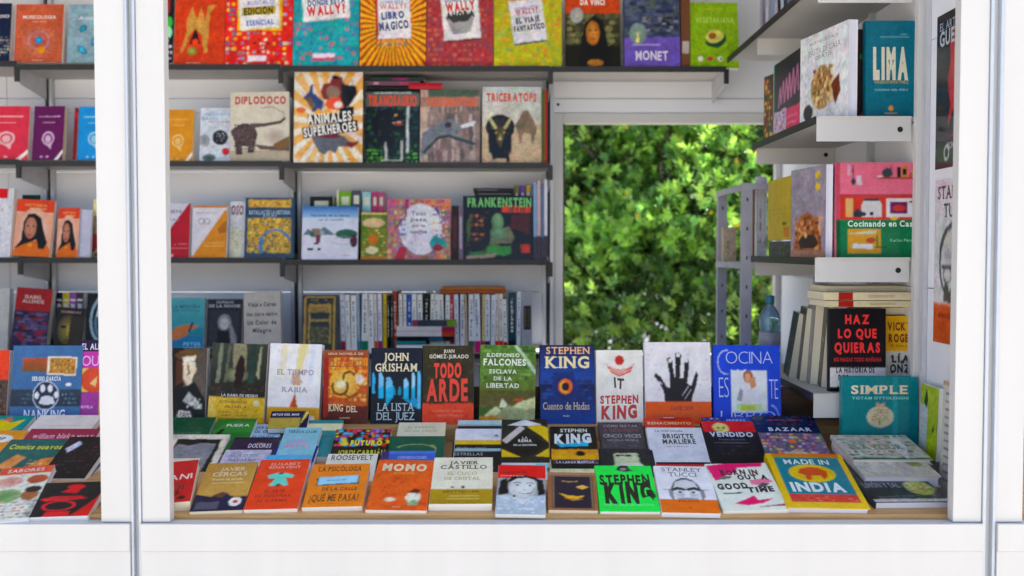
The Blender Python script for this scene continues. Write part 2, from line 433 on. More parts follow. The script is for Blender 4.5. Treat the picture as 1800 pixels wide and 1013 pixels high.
# sills and front panels
Z970 = zat(970, YF - .012)
for a, b, k in ((-1700, 230.5, kioskL), (250, 1725, kiosk), (1750, 3230, kioskR)):
    MB().box(X(a), X(b), YF - .012, YF + .028, Z970 + .0002, ZS - .0015).add('sill', M['white'], k, bevel=.0015)
    MB().box(X(a), X(b), YF - .009, YF + .02, Z970 - .30, Z970 - .0004).add('front_panel', M['white'], k, bevel=.001)
    MB().box(X(a), X(b), YF - .009, YF + .02, .05, Z970 - .302).add('front_panel', M['white'], k, bevel=.001)
    MB().box(X(a), X(b), YF + .031, YF + .06, ZTOP - .09, ZTOP).add('top_rail', M['white'], k, bevel=.001)
# counters
ZB0 = zat(904.5, 2.232)
def slope_z(Y): return ZB0 + (EYE - .537 - ZB0) * (Y - 2.232) / (2.86 - 2.232)
Zc0 = zat(904, 2.262)
for a, b, k in ((-1700, 231, kioskL), (249, 1690, kiosk)):
    x0, x1 = X(a), X(b)
    MB().prism([(2.232, slope_z(2.232) - .0165), (2.232, slope_z(2.232)), (2.86, slope_z(2.86)), (2.86, slope_z(2.86) - .016)], 0, x0, x1).add('display_board', M['wood'], k, bevel=.001)
    MB().box(x0, x1, 2.832, 3.03, slope_z(2.86) - .05, EYE - .495).add('display_step', M['wood'], k, bevel=.001)
    MB().box(x0, x1, 2.945, 2.96, EYE - .4945, EYE - .40).add('back_rest', M['darkwood'], k)
    MB().box(x0, x1, 2.5, 3.02, .75, .77).add('counter_shelf', M['wood'], k)
# walls: horizontal panels with shadow joints, opening for the window
WX0, WX1 = xat(989, YW), xat(1406, YW) + .01          # clear opening left edge; reaches the side wall
WZ0, WZ1 = zat(640, YW), zat(217, YW)
WR = XR - .004
XL = -3.1
def wallrow(z0, z1):
    spans = [(XL, WX0 - .052), (WR, XR + .02)] if (z0 < WZ1 + .04 and z1 > WZ0) else [(XL, XR + .02)]
    xs = [-3.1, -2.05, xat(95, YW) + .002, xat(525, YW) + .001, WX0 - .052, XR + .02]
    for a, b in spans:
        cuts = [a] + [x for x in xs if a + .02 < x < b - .02] + [b]
        for p, q in zip(cuts, cuts[1:]):
            MB().box(p + .001, q - .001, YW, YW + .03, z0 + .0015, z1 - .0015).add('wall_panel', M['wall'], kiosk, bevel=.0015)
zz = [.04, .45, WZ0, EYE - .17, EYE + .10, EYE + .32, WZ1 + .042, WZ1 + .10, EYE + .80, ZTOP]
for z0, z1 in zip(zz, zz[1:]): wallrow(z0, z1)
MB().box(XL, XR + .02, YW + .0301, YW + .034, .04, WZ0).add('wall_backing', M['wall'], kiosk)
wf = MB().box(WX0 - .052, WX0, YW - .012, YW + .05, WZ0, WZ1 + .04).add('window_frame', M['white'], kiosk, bevel=.002)
for a in ((WX0 + .0005, WR, YW - .012, YW + .05, WZ1, WZ1 + .04), (WX0 + .0005, WR, YW - .012, YW + .05, WZ0, WZ0 + .04), (WR - .02, WR, YW + .0, YW + .05, WZ0 + .041, WZ1 - .001)):
    MB().box(*a).add('frame_rail', M['white'], wf, bevel=.002)
MB().box(WX0 + .0005, WX0 + .008, YW + .01, YW + .02, WZ0 + .041, WZ1 - .001).add('frame_seal', M['black'], wf)
sc_ = at(981, 184, YW); MB().lathe([(.006, 0), (.006, .003)], (0, 0, 0), 10)
s_ = MB().box(sc_.x - .005, sc_.x + .005, YW - .004, YW, sc_.z - .005, sc_.z + .005).add('screw', M['hole'], kiosk, bevel=.0015)
# side wall, roof, floor, far side
for z0, z1 in ((.04, .75), (.752, 1.45), (1.452, 2.1), (2.102, ZTOP)):
    for y0, y1 in ((YF + .031, 2.715), (2.717, 3.45), (3.452, YW - .002)):
        MB().box(XR, XR + .03, y0, y1, z0, z1).add('side_panel', M['wall'], kiosk, bevel=.0015)
MB().box(XL - .03, XL, YF, YW, .04, ZTOP).add('side_panel', M['wall'], kioskL)
MB().box(XL - .05, XR + .6, YF - .02, YW + .06, ZTOP + .002, ZTOP + .06).add('roof', M['white'], kiosk)
MB().box(XL, XR, YF + .03, YW + .03, .012, .04).add('floor_deck', M['floor'], kiosk)
# the neighbouring stall: walls, roof and bare counter seen from the side
XE = XR + 1.75
for z0, z1 in ((.04, .75), (.752, 1.45), (1.452, 2.1), (2.102, ZTOP)):
    MB().box(XR + .032, XE, YW, YW + .03, z0, z1).add('wall_panel', M['wall'], kioskR, bevel=.0015)
    MB().box(XE + .001, XE + .03, YF + .03, YW + .03, z0, z1).add('side_panel', M['wall'], kioskR, bevel=.0015)
MB().box(XR + .61, XE + .06, YF - .02, YW + .06, ZTOP + .002, ZTOP + .06).add('roof', M['white'], kioskR)
MB().prism([(2.232, slope_z(2.232) - .0165), (2.232, slope_z(2.232)), (2.86, slope_z(2.86)), (2.86, slope_z(2.86) - .016)], 0, XR + .04, XE).add('display_board', M['wood'], kioskR)
MB().box(XR + .032, XE, YF + .03, YW - .002, .012, .04).add('floor_deck', M['floor'], kioskR)
# corner trim where the side shelving meets the front bay: white upright profile
xa = xat(1617, 2.715); 
MB().box(XR - .026, XR - .001, 2.69, 2.714, .06, ZTOP).add('corner_trim', M['white'], kiosk, bevel=.002)
MB().box(XR - .014, XR - .001, 2.665, 2.689, .06, ZTOP).add('corner_trim', M['alu'], kiosk, bevel=.001)

# ------------------------------------------------------------------ shelving on the back wall
XI = .818                                               # inner edge of the side shelves
shv = thing('wall_shelving', 'black edged grey shelves on slotted uprights along the back wall', 'shelving')
BAY = {'A': (-420, 94), 'B': (96, 524), 'C': (526, 964), 'D': (966, 1274), 'Z': (-800, -421)}
LV = {('A', 0): 108, ('A', 1): 280.5, ('A', 2): 453, ('B', 0): 113.5, ('B', 1): 283.5, ('B', 2): 453.5, ('C', 0): 116.5, ('C', 1): 286.5, ('C', 2): 457, ('D', 0): 117.5}
for k in (0, 1, 2): LV[('Z', k)] = LV[('A', k)]
for b in 'ABCZ': LV[(b, 3)] = 622
def shz(bay, k): return zat(LV[(bay, k)], YS)
for (b, k), py in LV.items():
    z = shz(b, k); x0, x1 = xat(BAY[b][0] - 2, YW), (XI - .006 if b == 'D' else xat(BAY[b][1] - 1, YW))
    MB().box(x0 + .001, x1 - .001, YS + .003, YW - .003, z - .012, z).add('shelf_board', M['shelf'], shv)
    MB().box(x0 + .0005, x1 - .0005, YS - .002, YS + .0028, z - .020, z + .001).add('shelf_edge', M['black'], shv)
    MB().box(x0 + .001, x1 - .001, YW - .012, YW - .0032, z + .0005, z + .014).add('back_stop', M['shelf'], shv)
for px in (-420, 95, 525, 965):
    xc = xat(px - 2, YW); 
    top = ZTOP - .1
    MB().box(xc - .022, xc - .008, YW - .026, YW - .0005, .1, top).add('upright', M['alu'], shv, bevel=.001)
    MB().box(xc + .008, xc + .022, YW - .026, YW - .0005, .1, top).add('upright', M['alu'], shv, bevel=.001)
    MB().box(xc - .0075, xc + .0075, YW - .010, YW - .0005, .1, top).add('upright_slot', M['black'], shv)
    for k in range(4):
        zs = [shz(b, k) for b in BAY if (b, k) in LV and (abs(BAY[b][1] - px) < 3 or abs(BAY[b][0] - px) < 3)]
        if not zs: continue
        z = min(zs) - .0125; xf = xat(px, YS + .1) - .0
        xf = xc
        br = MB().prism([(YS + .006, z), (YS + .006, z - .045), (YS + .03, z - .058), (YW - .027, z - .085), (YW - .027, z)], 0, xf - .0015, xf + .0015).add('bracket', M['bracket'], shv)
        MB().box(xf - .009, xf + .009, YS - .0045, YS + .0055, z - .052, z + .004).add('bracket_cap', M['black'], br, bevel=.001)
xf = xat(1274, YS); z = shz('D', 0) - .0125
br = MB().prism([(YS + .006, z), (YS + .006, z - .045), (YS + .03, z - .058), (YW - .003, z - .085), (YW - .003, z)], 0, xf - .0015, xf + .0015).add('bracket', M['bracket'], shv)
MB().box(xf - .009, xf + .009, YS - .0045, YS + .0055, z - .052, z + .004).add('bracket_cap', M['black'], br, bevel=.001)

# ------------------------------------------------------------------ shelving along the side wall
sdv = thing('side_shelving', 'white fronted shelves with round holes climbing the right side wall', 'shelving')
YP = 2.722; YQ = 3.44
SZ = [zat(0, YP) + .075, zat(205, YP), zat(453, YP), zat(692, YP)]
SZ[0] = zat(5, YP) + .0665 + .0
PH = .0665
def plate(Y, z, x0, x1, parent):
    p = MB().box(x0, x1, Y, Y + .003, z - PH, z)
    o = p.add('end_plate', M['white'], parent, bevel=.001)
    hx = x1 - .03
    h = MB().lathe([(.0075, 0), (.0075, .0008), (.0055, .0012)], (0, 0, 0), 14); me = h.mesh('hole_plug')
    ho = link('hole_plug', me, M['hole'], o); ho.location = (hx, Y - .0003, z - PH * .52); ho.rotation_euler = (math.radians(90), 0, 0)
    MB().box(x0 + .001, x1 - .001, Y - .006, Y - .0002, z - .004, z + .0005).add('plate_lip', M['white'], o, bevel=.0008)
    return o
for i, z in enumerate(SZ):
    MB().box(XI, XR - .001, YP + .0035, YQ - .002, z - .012, z - .0005).add('shelf_board', M['shelf'], sdv)
    MB().box(XI - .004, XI - .0005, YP + .0035, YQ - .002, z - .020, z + .001).add('shelf_edge', M['black'], sdv)
    plate(YP, z, XI, XR - .028, sdv)
    y1 = YS - .004 if i < 1 else (YS - .04)
    if i < 1:
        MB().box(XI, XR - .001, YQ + .006, y1, z - .012, z - .0005).add('shelf_board', M['shelf'], sdv)
        MB().box(XI - .004, XI - .0005, YQ + .006, y1, z - .020, z + .001).add('shelf_edge', M['black'], sdv)
    plate(YQ, z, XI + .012, XR - .004, sdv)
for Y in (YP + .35, YQ + .02):
    MB().box(XR - .018, XR - .0005, Y, Y + .022, .1, ZTOP - .05).add('upright', M['alu'], sdv, bevel=.001)

# ------------------------------------------------------------------ slotted angle rack beside the window
rk = thing('metal_rack', 'lavender grey slotted angle rack standing beside the foliage window', 'rack')
rz = zat(322, 3.46)
def angle(x, y, sx, sy, z1):
    o = MB().box(x, x + .036 * sx, y, y + .003, .04, z1).add('rack_post', M['angle'], rk)
    MB().box(x, x + .003 * sx, y + .0032, y + .0032 + .02 * sy, .04, z1).add('post_flange', M['angle'], o)
    zq = z1 - .05
    while zq > 1.0:
        MB().box(x + .016 * sx, x + .021 * sx, y - .0006, y + .0004, zq - .012, zq).add('slot', M['hole'], o); zq -= .10
angle(xat(1303, 3.46), 3.46, 1, 1, rz)
angle(xat(1261, 3.92), 3.92, 1, 1, zat(345, 3.92) + .01)
angle(XR - .06, 3.46, 1, 1, rz)
for z_ in (rz, zat(462, 3.46), .95, .5):
    MB().box(.80, XR - .004, 3.465, 3.95, z_ - .004, z_ - .001).add('rack_shelf', M['angle'], rk)
    MB().box(.80, XR - .004, 3.458, 3.4595, z_ - .022, z_).add('rack_lip', M['angle'], rk)
    MB().box(.797, .7995, 3.465, 3.95, z_ - .022, z_).add('rack_lip', M['angle'], rk)

# ================================================================== FOLIAGE behind the window
import numpy as np
def leaf_mat():
    m = bpy.data.materials.new('glossy_leaf'); m.use_nodes = True; n = m.node_tree.nodes; l = m.node_tree.links
    b = n['Principled BSDF']; out = n['Material Output']
    at_ = n.new('ShaderNodeAttribute'); at_.attribute_name = 'print'
    l.new(at_.outputs['Color'], b.inputs['Base Color']); b.inputs['Roughness'].default_value = .24; b.inputs['Specular IOR Level'].default_value = .6
    tr = n.new('ShaderNodeBsdfTranslucent'); mx = n.new('ShaderNodeMixShader'); mx.inputs[0].default_value = .42
    vm = n.new('ShaderNodeVectorMath'); vm.operation = 'MULTIPLY'; vm.inputs[1].default_value = (2.3, 2.4, 1.1)
    l.new(at_.outputs['Color'], vm.inputs[0]); l.new(vm.outputs[0], tr.inputs[0])
    l.new(b.outputs[0], mx.inputs[1]); l.new(tr.outputs[0], mx.inputs[2]); l.new(mx.outputs[0], out.inputs[0])
    return m
M['leaf'] = leaf_mat()
def crown(name, parent, centre, rad, n_shoot, seed, leaf=(.027, .045), per=11, tint=1.0):
    rng = np.random.default_rng(seed); V = []; Fc = []; C = []
    # lumps inside the crown volume: shoots sit on the skins of lumps so light and dark masses form
    nl = 46; L = []
    while len(L) < nl:
        p = rng.uniform(-1, 1, 3)
        if np.linalg.norm(p) < 1: L.append(np.concatenate([np.array(centre) + p * np.array(rad) * .86, [rng.uniform(.22, .5)]]))
    L = np.array(L)
    for _ in range(n_shoot):
        q = L[rng.integers(nl)]; d = rng.normal(size=3); d /= np.linalg.norm(d); d[2] = abs(d[2]) * .9 + d[2] * .1
        if rng.random() < .3: d = -d
        c = q[:3] + d * q[3] * rng.uniform(.55, 1.0) * np.array([1, 1, .75])
        ax = d + rng.normal(size=3) * .5 + np.array([0, -.1, .55]); ax /= np.linalg.norm(ax)
        p1 = np.cross(ax, [0.3, .9, .1]); p1 /= np.linalg.norm(p1); p2 = np.cross(ax, p1)
        li = int(q[3] * 1e6) % 97 / 97.0; lt = (.22 + 1.6 * li * li + .3 * li) * tint  # leaf tone per lump: sunlit and shaded masses painted into the colour
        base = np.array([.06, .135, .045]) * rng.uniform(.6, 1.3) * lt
        young = rng.random() < .12 + .55 * li  # young shoots, more of them in the lumps painted as sunlit
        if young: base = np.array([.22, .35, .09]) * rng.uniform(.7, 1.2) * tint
        for k in range(per):
            t = k / per; a = k * 2.4 + rng.uniform(-.3, .3); el = .25 + .95 * t + rng.uniform(-.2, .2)
            dr = (p1 * math.cos(a) + p2 * math.sin(a)) * math.cos(el) + ax * math.sin(el)
            ln = rng.uniform(*leaf) * (1.25 if young else 1); wd = ln * rng.uniform(.2, .27)
            sd = np.cross(dr, ax); sd /= (np.linalg.norm(sd) + 1e-9); up = np.cross(sd, dr)
            o = c + ax * (t * .05)
            b = len(V)
            V += [o, o + dr * ln * .45 + sd * wd + up * wd * .35, o + dr * ln, o + dr * ln * .45 - sd * wd + up * wd * .35, o + dr * ln * .5]
            Fc += [(b, b + 1, b + 4), (b + 1, b + 2, b + 4), (b, b + 4, b + 3), (b + 4, b + 2, b + 3)]
            col = base * rng.uniform(.8, 1.2)
            if rng.random() < .006: col = np.array([.55, .32, .03])
            C.append(col)
    me = bpy.data.meshes.new('crown'); me.from_pydata([tuple(v) for v in V], [], Fc)
    ca = me.color_attributes.new('print', 'FLOAT_COLOR', 'CORNER')
    cc = np.ones((len(C), 12, 4), dtype=np.float32); cc[:, :, :3] = np.array(C)[:, None, :]
    ca.data.foreach_set('color', cc.ravel())
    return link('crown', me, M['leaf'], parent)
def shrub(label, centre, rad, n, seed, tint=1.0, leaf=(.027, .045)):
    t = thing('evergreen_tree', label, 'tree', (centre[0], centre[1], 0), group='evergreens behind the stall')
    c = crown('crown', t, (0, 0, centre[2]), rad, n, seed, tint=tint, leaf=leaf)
    tb = MB(); rnd = random.Random(seed); top = centre[2] + rad[2] * .4
    tb.tube((0, 0, -.05), (.05, .03, centre[2] - .3), .03, .024, 10)
    for i in range(16):
        a = rnd.uniform(0, 6.28); r = rnd.uniform(.4, .85); zz_ = rnd.uniform(.4, 1)
        p = Vector((.05, .03, centre[2] - rnd.uniform(.3, .9))); q = Vector((math.cos(a) * rad[0] * r, math.sin(a) * rad[1] * r, centre[2] + rad[2] * (zz_ - .5)))
        mid = (p + q) / 2 + Vector((rnd.uniform(-.1, .1), rnd.uniform(-.1, .1), .15)); tb.tube(p, mid, .018, .012, 7); tb.tube(mid, q, .012, .005, 7)
    tb.add('trunk', M['bark'], t, smooth=True)
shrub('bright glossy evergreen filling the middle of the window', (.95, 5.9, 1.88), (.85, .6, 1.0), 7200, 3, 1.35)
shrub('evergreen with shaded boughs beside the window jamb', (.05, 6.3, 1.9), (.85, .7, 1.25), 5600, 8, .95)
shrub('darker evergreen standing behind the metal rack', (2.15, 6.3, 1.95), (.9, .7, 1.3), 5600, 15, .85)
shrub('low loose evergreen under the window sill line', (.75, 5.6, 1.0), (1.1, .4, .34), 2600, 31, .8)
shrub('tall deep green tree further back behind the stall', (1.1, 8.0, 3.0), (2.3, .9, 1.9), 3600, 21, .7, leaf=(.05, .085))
w_ = MB().box(-9, 12, 13.0, 13.2, 0, 1.6).add('garden_wall', M['wall']); tag(w_, 'long pale wall glimpsed through gaps low in the foliage', 'wall')

# ================================================================== BOOKS
GS = 'books standing face out on the back shelves'; GR = 'books standing upright in a row behind the table books'
GF = 'books lying in the front row on the sloping counter'; GM = 'books lying overlapped behind the front row'
GI = 'books on the side shelves'; GP = 'books packed spine out on the shelves'
def solve_h(x, y0, z0, dy, dz, ytop):
    """length along (dy,dz) from (y0,z0) so that it reaches picture row ytop"""
    lo, hi = .01, .6
    for _ in range(40):
        m = (lo + hi) / 2; Y = y0 + dy * m; Z = z0 + dz * m
        d = ray(900, ytop); zt = EYE + d.z * Y / d.y
        if Z < zt: lo = m
        else: hi = m
    return lo
def stand(px0, px1, ytop, z0, Y0, label, bgc, art, lean=8, yaw=0, roll=0, t=.02, group=GS, **kw):
    pyb = 440 + (EYE - z0) / Y0 * F
    xa, xb = xat(px0, Y0, pyb), xat(px1, Y0, pyb); w = xb - xa
    l = math.radians(lean); h = solve_h(0, Y0, z0, math.sin(l), math.cos(l), ytop)
    Rm = Matrix.Rotation(math.radians(yaw), 3, 'Z') @ Matrix.Rotation(-l, 3, 'X') @ Matrix.Rotation(math.radians(roll), 3, 'Y')
    u = Rm @ Vector((1, 0, 0)); v = Rm @ Vector((0, 0, 1))
    return book(label, w / max(.5, math.cos(math.radians(yaw))), h, t, art, ((xa + xb) / 2, Y0, z0 + abs(math.sin(math.radians(roll))) * w / 2 + .0004), u, v, bgc, group=group, **kw)
_j = 0
def shelf(bay, k, px0, px1, ytop, label, bgc, art, **kw):
    global _j; _j += 1
    kw['g'] = kw.get('g', 1.25) * .93
    dy = kw.pop('dy', .028 + .003 * (_j % 2))
    return stand(px0, px1, ytop, shz(bay, k), YS + dy, label, bgc, art, **kw)
DK = '141414'
def emblem(c): return [('R', .15, .80, .85, .815, c), ('R', .3, .69, .7, .70, c, ), ('O', .5, .4, .2, .13, .72, c), ('E', .5, .39, .1, .07, c), ('P', [(.42, .3), (.62, .3), (.6, .2)], c), ('P', [(.72, 0), (.84, 0), (1, .13), (1, .2)], 'f2efe9'), ('E', .3, .06, .05, .018, c), ('E', .5, .06, .05, .018, c)]
# ---- left bay
shelf('A', 0, -45, 16, 6, 'dark navy book with pale print beside the terracotta cover', '1d2740', [('N', .5, .1, 1, .45, ['c9c9c0', '8d8f90', '30384c'], 5, 7, 2), ('T', 'INVIERNO', .6, .78, .7, .05, 'e8e8e8')])
shelf('A', 0, 24, 108, 8, 'terracotta book with a blue bead ringed by soft colour rings', 'b0573f', [('N', .1, .08, .9, .58, ['b8654a', 'a86c50', 'b46f6a', '9d6a4b'], 9, 9, 3, .7, {'size': .42}), ('O', .5, .38, .24, .17, .8, 'a9747c', ), ('O', .5, .37, .33, .24, .86, 'b06552'), ('E', .5, .38, .085, .065, '2fa8d8', '1b5f9c'), ('E', .56, .22, .1, .06, 'c98235'), ('T', 'MUSICOLOGIA', .5, .78, .7, .055, 'f0e4e0'), ('T', 'PARA TODOS', .5, .70, .3, .018, 'e0b0a0'), ('T', 'EDICIONES', .5, .04, .25, .015, 'e0c0b0')])
shelf('A', 0, 117, 205, 8, 'pale blue grey book with several turquoise drops', '7f9cab', [('N', .05, .1, .95, .6, ['86a2b0', '7592a4', '8b97ad', '7f9c92'], 8, 9, 6, .7), ('E', .3, .58, .09, .05, '34a0c0', '175a80', {'rot': 40}), ('E', .55, .38, .12, .055, '45b3d2', '1a5c92', {'rot': 60}), ('E', .3, .22, .12, .055, '50b8d6', '1b5e90', {'rot': -40}), ('E', .8, .5, .1, .06, '2f9ac0', '1a5c92'), ('T', 'AGUA', .45, .76, .5, .05, 'd6dcec')])
shelf('A', 1, -30, 48, 187, 'crimson book with pale ring emblem and white corner stripe', 'c93a4c', emblem('e8b8bd'), t=.02)
shelf('A', 1, 55, 110, 187, 'purple book with pale ring emblem and white corner stripe', '5d1a52', emblem('c9a6c8'), yaw=-3, t=.03, pages='cream')
shelf('A', 1, 127.5, 134, 190, 'narrow dark red book wedged before the sky blue cover', '7a1420', [('R', .2, .8, .8, .9, 'c02030')], t=.06)
shelf('A', 1, 136, 192, 188, 'sky blue book with pale ring emblem behind the post', '1189cc', emblem('a6d8f0'))
shelf('A', 2, -18, 18, 332, 'white book with red top beside the orange portrait book', 'd6d6e2', [('R', 0, .86, .7, 1, 'd02a30'), ('N', 0, .1, .5, .8, ['b8bcc8', 'e6e6ee', '98a070'], 4, 10, 2, .6)], t=.03, yaw=-8)
def portrait(g1): return [('R', 0, .78, 1, 1, 'd2471f'), ('T', 'HISTORIA', .52, .9, .6, .045, 'eaa860'), ('T', 'MUJERES', .58, .84, .45, .03, 'f0c890'), ('R', 0, .765, 1, .78, 'f3e2cf'), ('E', .5, .42, .45, .44, 'efe4dc', 'e6a78c'), ('R', 0, 0, 1, .08, 'd75a2a'),
    ('P', [(.0, .07), (.2, .25), (.8, .3), (1, .12), (1, .0), (0, 0)], 'cf6a2a'), ('P', [(.03, .12), (.2, .28), (.22, .6), (.32, .74), (.5, .76), (.68, .68), (.78, .45), (.9, .25), (.82, .14), (.68, .14), (.6, .3), (.4, .24), (.25, .2)], '14191c'), ('E', .42, .5, .16, .19, 'c08b74', 'a96c56'), ('E', .35, .53, .035, .014, '33211c', None), ('E', .49, .53, .035, .014, '33211c'), ('S', [(.42, .52), (.40, .44), (.43, .43)], .02, '8d5844'), ('E', .41, .37, .06, .016, 'a03a34'), ('E', .45, .2, .06, .03, 'e2a040')]
shelf('A', 2, 21, 87, 353, 'orange book with a long haired woman, the larger of the pair', 'e2a58a', portrait(1), roll=3, t=.02)
shelf('A', 2, 97, 137, 366, 'orange book with a long haired woman, the smaller of the pair', 'e2a58a', portrait(1), t=.03, pages='lav', yaw=-6)
shelf('A', 2, 139, 158, 369, 'plain lavender booklet beside the small orange book', 'b9b9cc', [('R', .1, .02, .12, .98, 'a6a6bb')], t=.015)
shelf('A', 2, 160, 200, 351, 'cream and maroon book half hidden by the white post', '8a7a6a', [('R', 0, .72, 1, 1, 'd8d098'), ('R', 0, .15, 1, .4, '8a2030'), ('N', 0, 0, 1, .7, ['5a4a40', '9a8a70', '30302a'], 5, 8, 4)], dy=.06)
shelf('A', 2, 34, 66, 343, 'dark green book poking above the orange portrait books', '1f3b37', [], dy=.1, t=.02)
shelf('A', 3, -25, 12, 507, 'light grey book at the left edge of the lowest shelf', 'c2bfba', [('T', 'ANIVERSARIO', .5, .6, .8, .04, '777777', {'rot': 90})], t=.03)
shelf('A', 3, 17, 80, 509, 'red topped novel with stormy purple waves below', '2a2440', [('R', 0, .64, 1, 1, '9c1420'), ('T', 'ISABEL', .5, .86, .5, .05, 'e8c8c0', {'serif': True}), ('T', 'ALLENDE', .5, .79, .62, .05, 'e8c8c0', {'serif': True}), ('N', 0, .02, 1, .62, ['5a4a78', '3b2f55', '8a2a3c', '2a2038', '6a5c80'], 4, 13, 5, {'size': .8})], t=.035, roll=4, pages='cream')
shelf('A', 3, 92, 143, 543, 'dark novel with a half lit yellow face', '2a2622', [('E', .45, .5, .38, .34, '9a8a3c', '4a4234'), ('E', .28, .56, .1, .035, '14120f'), ('E', .62, .56, .1, .035, '14120f'), ('P', [(.42, .6), (.5, .6), (.55, .36), (.4, .36)], 'b39a4a'), ('E', .45, .25, .14, .03, '6a3a24'), ('R', .5, 0, 1, .8, '3a332c'), ('T', 'SOMBRAS', .5, .9, .7, .05, 'b98a80')], roll=4, t=.03, dy=.03)
for i, (a, b, c, nm) in enumerate(((98, 110, '2c2c55', 'indigo'), (110, 122, 'c9b42a', 'mustard'), (122, 134, '8a4a8c', 'violet'), (134, 147, '3a2a38', 'plum'))):
    shelf('A', 3, a, b, 514, nm + ' spine rising behind the yellow faced novel', c, [('R', .1, .85, .9, .88, 'dddddd'), ('R', .2, .5, .8, .8, 'cfcfcf')], dy=.12, t=.15, lean=2)
shelf('A', 3, 149, 190, 516, 'black book with bright silver arcs beside the post', '0f141c', [('O', .9, .55, .75, .45, .86, '9ab4c0', {'a0': 100, 'a1': 260}), ('O', .95, .5, .6, .34, .8, '5a7c90', {'a0': 110, 'a1': 260}), ('P', [(.42, .6), (.52, .6), (.66, .95), (.56, .95)], 'f0f4f8'), ('P', [(.6, .2), (1, .28), (1, .05), (.75, .05)], '3f8090')], t=.03)

# ---- upper shelf
def crowd(cols, seed): return [('N', 0, 0, 1, 1, cols, 13, 17, seed, .95, {'size': .55})]
def card(x0, y0, x1, y1, rot=5): return ('R', x0, y0, x1, y1, 'eceaf2', None, rot)
shelf('B', 0, 284, 303, -8, 'sliver of a dark book with green and white shapes at the post', '20242a', [('R', 0, .75, .6, 1, '8c3028'), ('E', .6, .62, .25, .08, '3fae45'), ('E', .55, .48, .3, .08, '8fd8b0'), ('N', 0, 0, 1, .4, ['c9ccd6', '30343c', '858a98'], 3, 5, 2)], dy=.05)
shelf('B', 0, 305, 393, -12, 'rust red book with an ochre camel', 'bd4028', [('N', 0, 0, 1, 1, ['c2462c', 'b83e26', 'bd4a30'], 8, 10, 4, .5), ('P', [(.12, .18), (.24, .45), (.24, .62), (.34, .82), (.44, .62), (.52, .82), (.6, .6), (.66, .82), (.84, .84), (.7, .74), (.68, .48), (.66, .18), (.6, .18), (.55, .42), (.4, .5), (.3, .42), (.18, .18)], 'b98a4a'), ('P', [(.3, .3), (.42, .52), (.52, .3)], '28150f'), ('E', .42, .32, .06, .05, 'd8412a'), ('E', .36, .2, .09, .06, 'b9a860', '54782c'), ('T', 'La ciencia de las cosas', .45, .93, .9, .032, 'f2e8e0'), ('T', 'EDITORIAL', .4, .04, .3, .02, 'e8b0a0')])
shelf('B', 0, 394, 513, -30, 'crowded red picture book with a yellow framed white card', 'c22a26', crowd(['c9221f', 'b82c30', 'd8352a', '6f86b0', '7a6a5c', 'd8b03a', '3a5a8c', 'c02824', 'c72b26', 'ddc8a0'], 7) + [('R', .18, .42, .84, 1, 'e2b92a'), ('R', .2, .44, .78, 1, 'eceaf0', None, 4), ('R', .24, .61, .73, .71, 'a8941c', None, 4), ('R', .36, .12, .72, .38, 'c2341f'), ('N', .4, .14, .68, .34, ['1c1c1c', '3da0b8', 'e8e0d0', 'c22a20'], 4, 4, 3), ('R', .34, .05, .62, .12, 'd8cfe0'),
   ('T', 'DONDE ESTA', .5, .93, .42, .055, '3a64b0', {'rot': 4}), ('T', 'WALLY?', .52, .85, .48, .08, 'c02a2e', {'rot': 4, 'bold': .04}), ('T', 'BUSCALO', .52, .76, .4, .05, '4a6cc0', {'rot': 4}), ('T', 'EDICION', .49, .66, .44, .08, '181818', {'rot': 4, 'bold': .05}), ('T', 'ESENCIAL', .52, .52, .42, .06, '3f64b8', {'rot': 4, 'bold': .04})], hard=True, g=1.4)
shelf('B', 0, 514, 630, -30, 'turquoise crowd picture book with a tilted white title card', '1c8c98', crowd(['1a94a0', '17808f', '2aa39a', '1573a8', '6a5aa0', 'b0566a', '1f9a9c', '188898'], 9) + [('R', .14, .55, .84, .95, 'b8b4c8', None, 6), card(.13, .56, .83, .96, 6), ('R', .66, .86, .76, .94, '24386c', None, 6), ('R', .3, .06, .64, .15, 'd8c8dc'), ('R', .3, .06, .64, .1, 'b04a70'),
   ('T', 'DONDE ESTA', .5, .77, .58, .07, '1c4a80', {'rot': 6, 'bold': .05}), ('T', 'WALLY?', .5, .67, .6, .1, 'b41e2c', {'rot': 6, 'bold': .06})], hard=True, g=1.4)
shelf('C', 0, 632, 748, -30, 'yellow and red sunburst picture book with a clipped white card', '9c2a20', [('Y', .5, .5, 44, ['e8b820', 'd8a41c', 'e2b01e']), ('N', .2, .24, .8, 1, ['8a8a6a', 'b04a30', '7a6a9a', 'c0a060', 'a03028', '60705a'], 8, 11, 3), ('R', .23, .33, .72, .84, '982028', None, 1), ('R', .27, .34, .76, .85, 'e6e6f0', None, 1),
   ('T', 'DONDE ESTA', .48, .77, .36, .035, '4a6ab0', {'rot': 3}), ('T', 'WALLY?', .5, .72, .4, .06, 'b04a58', {'rot': 3}), ('T', 'LIBRO', .5, .61, .36, .075, '1c3c80', {'rot': 6, 'bold': .06, 'wave': .15}), ('T', 'MAGICO', .52, .49, .46, .085, '1c3470', {'rot': 6, 'bold': .06, 'wave': .15})], hard=True, g=1.4)
